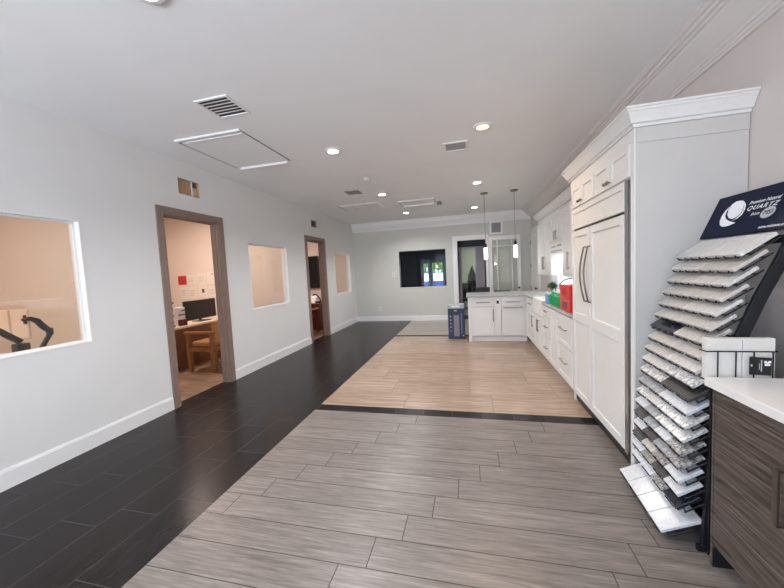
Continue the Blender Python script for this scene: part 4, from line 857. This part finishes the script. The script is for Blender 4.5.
def tile_row(i, xn, zn, tiles_, slope, depth, th, xfar=None, group='quartz sample tiles on the display rack', y0=None, y1=None, prot=0):
    y0 = YN if y0 is None else y0; y1 = YFAR if y1 is None else y1
    n = len(tiles_); A = Vector((xn, y0, zn)); E = Vector((xn+(xfar if xfar is not None else .03), y1, zn)) - A; L = E.length; e = E.normalized()
    a = Vector((math.cos(slope), 0, math.sin(slope))); a = (a-e*a.dot(e)).normalized(); nn = e.cross(a)
    if nn.z < 0: nn = -nn
    w = L/n; gap = .003 if n == 2 else (.0045 if i < 19 else .006)
    for j, code in enumerate(reversed(tiles_)):       # near end first
        m, word = MT[code]
        place = {2: ['near half', 'far half'], 4: ['near end', 'second from the near end', 'third from the near end', 'far end']}[n][j]
        lab = '%s sample tile, %s, %s row of the rack' % (word, place, ORD[i])
        o = B(); st = A+e*(w*j+gap/2)+nn*.0005; o.obox(st, e*(w-gap), a*(depth*1.4 if i == 19 and j == 0 else depth), nn*th)
        solo(o, 'stone_sample_tile', m, lab, 'sample tile', group, bevel=.0015)
    # wire lips of this shelf
    nc = 4
    for k in range(nc):
        c = A+e*(L*(k+.5)/nc); h = L/nc*.30; d0 = a*.04-nn*.004; d1 = -a*.005-nn*.004; up = -a*.005+nn*(th*.55)
        part(B().tube([c-e*h+d0, c-e*h+d1, c-e*h+up, c-e*(h-.012)+d1+nn*.002, c+e*(h-.012)+d1+nn*.002, c+e*h+up, c+e*h+d1, c+e*h+d0], .0035, 5), 'wire_lip', 'blackmetal', rack)
    b = B()
    for dd in (.03, depth*.8): b.tube([A-e*.014+a*dd-nn*.0065, A+e*(L+.014)+a*dd-nn*.0065], .004, 6)
    for ee in (-.0137, L+.0137): b.tube([A+e*ee+a*.02-nn*.0065, A+e*ee+a*(depth)-nn*.0065], .004, 6)
    part(b, 'wire_shelf', 'blackmetal', rack)
for i, tl in enumerate(LAY):
    dep = (.165, .155, .145)[i] if i < 3 else .13
    tile_row(i, XN[i], ZN[i], tl, SL, dep, .017)
tile_row(19, .948, .046, ('L', 'L', 'L', 'L'), math.radians(26), .145, .016, .03)
# sign board on top
o0 = Vector((1.425, 1.87, 1.612)); eu = Vector((0, 1, 0)); ev = Vector((.1, 0, .23)).normalized(); en = Vector((-ev.z, 0, ev.x))
SH = .262
b = B(); b.obox(o0-en*.0-eu*.0, eu*.592, ev*SH, -en*.012); sign = part(b, 'sign_board', 'sign', rack, .001, label='navy sign board with white lettering')
def sp(y, v, d=.0015): return o0+eu*(y-1.87)+ev*v+en*d
def flat(pts, name, mat, d=.0015, th=.001):
    b = B(); n = len(pts); vs = [sp(y, v, d) for y, v in pts]+[sp(y, v, d-th) for y, v in pts]
    b.add(vs, [tuple(range(n)), tuple(range(2*n-1, n-1, -1))]+[(i, i+n, (i+1) % n+n, (i+1) % n) for i in range(n)]); return part(b, name, mat, sign)
def ell(cy, cv, ry, rv, ang, n=32, a0=0, a1=2*math.pi):
    out = []
    for k in range(n):
        w = a0+(a1-a0)*k/(n if a1-a0 > 6.2 else n-1); p, q = ry*math.cos(w), rv*math.sin(w)
        out.append((cy+p*math.cos(ang)-q*math.sin(ang), cv+p*math.sin(ang)+q*math.cos(ang)))
    return out
# emblem: an egg-shaped ring with a crescent tail (u runs towards the viewer = -y)
def egg(cu, cv, ru, rv, tilt, n=36):
    return ell(cu, cv, ru, rv, tilt, n)
flat([(2.268, .211), (2.245, .199), (2.227, .178), (2.219, .153), (2.222, .126), (2.240, .109), (2.266, .102), (2.297, .114), (2.320, .137), (2.332, .170), (2.323, .200), (2.299, .213)], 'emblem', 'signwhite')
flat([(2.262, .213), (2.238, .199), (2.214, .177), (2.203, .147), (2.205, .118), (2.226, .099), (2.259, .089), (2.237, .100), (2.216, .121), (2.212, .147), (2.221, .172), (2.241, .193)], 'emblem_arc', 'signwhite')
flat([(2.334, .188), (2.354, .165), (2.361, .136), (2.356, .102), (2.34, .078), (2.317, .064), (2.287, .060), (2.256, .064), (2.222, .074), (2.261, .086), (2.29, .097), (2.315, .111), (2.334, .132), (2.341, .160)], 'emblem_crescent', 'signwhite')
def text(body, y, v, size, mat, name, shear=.25, d=.002, space=1.0, xs=1.0, bold=0.0):
    c = bpy.data.curves.new('lettering', 'FONT'); c.body = body; c.size = size; c.shear = shear; c.extrude = .0003; c.space_character = space; c.align_x = 'LEFT'; c.resolution_u = 3; c.offset = bold
    tmp = bpy.data.objects.new('lettering_source', c); COL.objects.link(tmp); bpy.context.view_layer.update()
    me = bpy.data.meshes.new_from_object(tmp.evaluated_get(bpy.context.evaluated_depsgraph_get())); bpy.data.objects.remove(tmp); bpy.data.curves.remove(c)
    for vt in me.vertices:
        q = sp(y-vt.co.x*xs, v+vt.co.y, d+vt.co.z) - WL[sign.name]; vt.co = q
    me.materials.clear(); me.materials.append(M[mat]); me.name = name
    o = bpy.data.objects.new(name, me); COL.objects.link(o); o.parent = sign; return o
text('Premium Natural', 2.19, .170, .028, 'signwhite', 'lettering', .3, xs=.94)
text('QUARTZ', 2.188, .135, .034, 'signwhite', 'lettering', .3, space=1.2, xs=1.18)
text('QUARTZ', 2.1868, .1354, .034, 'signwhite', 'lettering', .3, d=.0021, space=1.2, xs=1.18)
text('from', 2.139, .100, .026, 'signwhite', 'lettering', .3)
flat(ell(2.037, .103, .040, .030, -.12), 'oval', 'signgrey', .0015)
text('MSI', 2.062, .092, .034, 'sign', 'lettering', .3, d=.003)
text('www.msistone.com', 2.045, .017, .022, 'signwhite', 'lettering', .3, xs=.9)

# ================================================================== GREY WOOD CABINET
t = thing('display_cabinet', 'grey brown wood grain display cabinet in the right foreground', 'cabinet', (1.4, .9, 0))
part(B().box(1.10, XR-.004, 1.783, 1.797, 0, .89), 'side_panel', 'charcoalwood', t, .001)
part(B().box(1.12, XR-.004, -.6, 1.783, .10, .89), 'cabinet_box', 'charcoalwood', t)
part(B().box(1.19, XR-.004, -.6, 1.783, 0, .10), 'toe_kick', 'black', t); part(B().box(1.1005, 1.19, 1.776, 1.7829, 0, .099), 'toe_return', 'black', t)
dd = part(B().box(1.10, 1.119, .85, 1.780, .112, .885), 'door', 'charcoalwood', t, .001); part(B().box(1.10, 1.119, -.05, .845, .112, .885), 'door', 'charcoalwood', t, .001)
b = B(); b.box(1.042, 1.049, 1.380, 1.402, .515, .728); b.box(1.049, 1.10, 1.380, 1.402, .515, .523); b.box(1.049, 1.10, 1.380, 1.402, .720, .728)
part(b, 'handle', 'darknickel', dd)
solo(B().box(1.068, XR-.003, -.6, 1.80, .892, .932), 'cabinet_countertop', 'cabtop', 'white stone countertop on the grey wood cabinet', 'countertop', bevel=.002)

# wire stand with two white tiles behind that countertop
t = thing('wire_sample_stand', 'black wire stand holding two white tiles beside the leaning rack', 'display stand', (1.25, 1.84, 0))
b = B(); zb = .915
for x in (1.125, 1.342): b.tube([(x, 1.812, 0), (x, 1.812, zb)], .004, 6); b.tube([(x, 1.85, 0), (x, 1.85, zb)], .004, 6)
b.box(1.085, 1.35, 1.812, 1.85, zb-.006, zb-.001); part(b, 'stand_frame', 'blackmetal', t); part(B().box(1.118, 1.34, 1.836, 1.846, .02, zb-.01), 'stand_panel', 'blackmetal', t)
b = B(); b.tube([(1.080, 1.852, 1.052), (1.080, 1.808, 1.052), (1.352, 1.808, 1.052), (1.352, 1.852, 1.052)], .003, 6)
for x in (1.126, 1.196, 1.264, 1.335): b.tube([(x, 1.808, 1.052), (x, 1.808, zb-.004)], .003, 6)
part(b, 'front_wire', 'blackmetal', t)
for x0, x1, lab in ((1.086, 1.224, 'white glazed tile standing in the left half of the wire stand'), (1.227, 1.348, 'white glazed tile standing behind the black card in the wire stand')):
    solo(B().box(x0, x1, 1.815, 1.849, zb, 1.112), 'ceramic_sample_tile', 'offwhite', lab, 'sample tile', 'white tiles in the wire stand', bevel=.002)
t = thing('label_card', 'black label card with white print hung on the wire stand', 'card', (1.285, 1.803, .94))
b = B(); b.obox((1.243, 1.8040, .946), (.083, 0, -.004), (.001, 0, .083), (0, -.0015, 0)); part(b, 'card', 'screen', t)
b = B()
for dx, dz in ((0, 0), (.008, .006), (-.007, .006), (.005, -.007), (-.005, -.007)): b.box(1.31+dx-.005, 1.31+dx+.005, 1.8015, 1.8024, 1.0+dz-.005, 1.0+dz+.005)
part(b, 'card_emblem', 'signwhite', t)
b = B(); b.box(1.286, 1.290, 1.8015, 1.8024, .962, 1.015); b.box(1.279, 1.281, 1.8015, 1.8024, .97, 1.0); b.box(1.249, 1.254, 1.8015, 1.8024, .985, .995); part(b, 'card_print', 'signgrey', t)
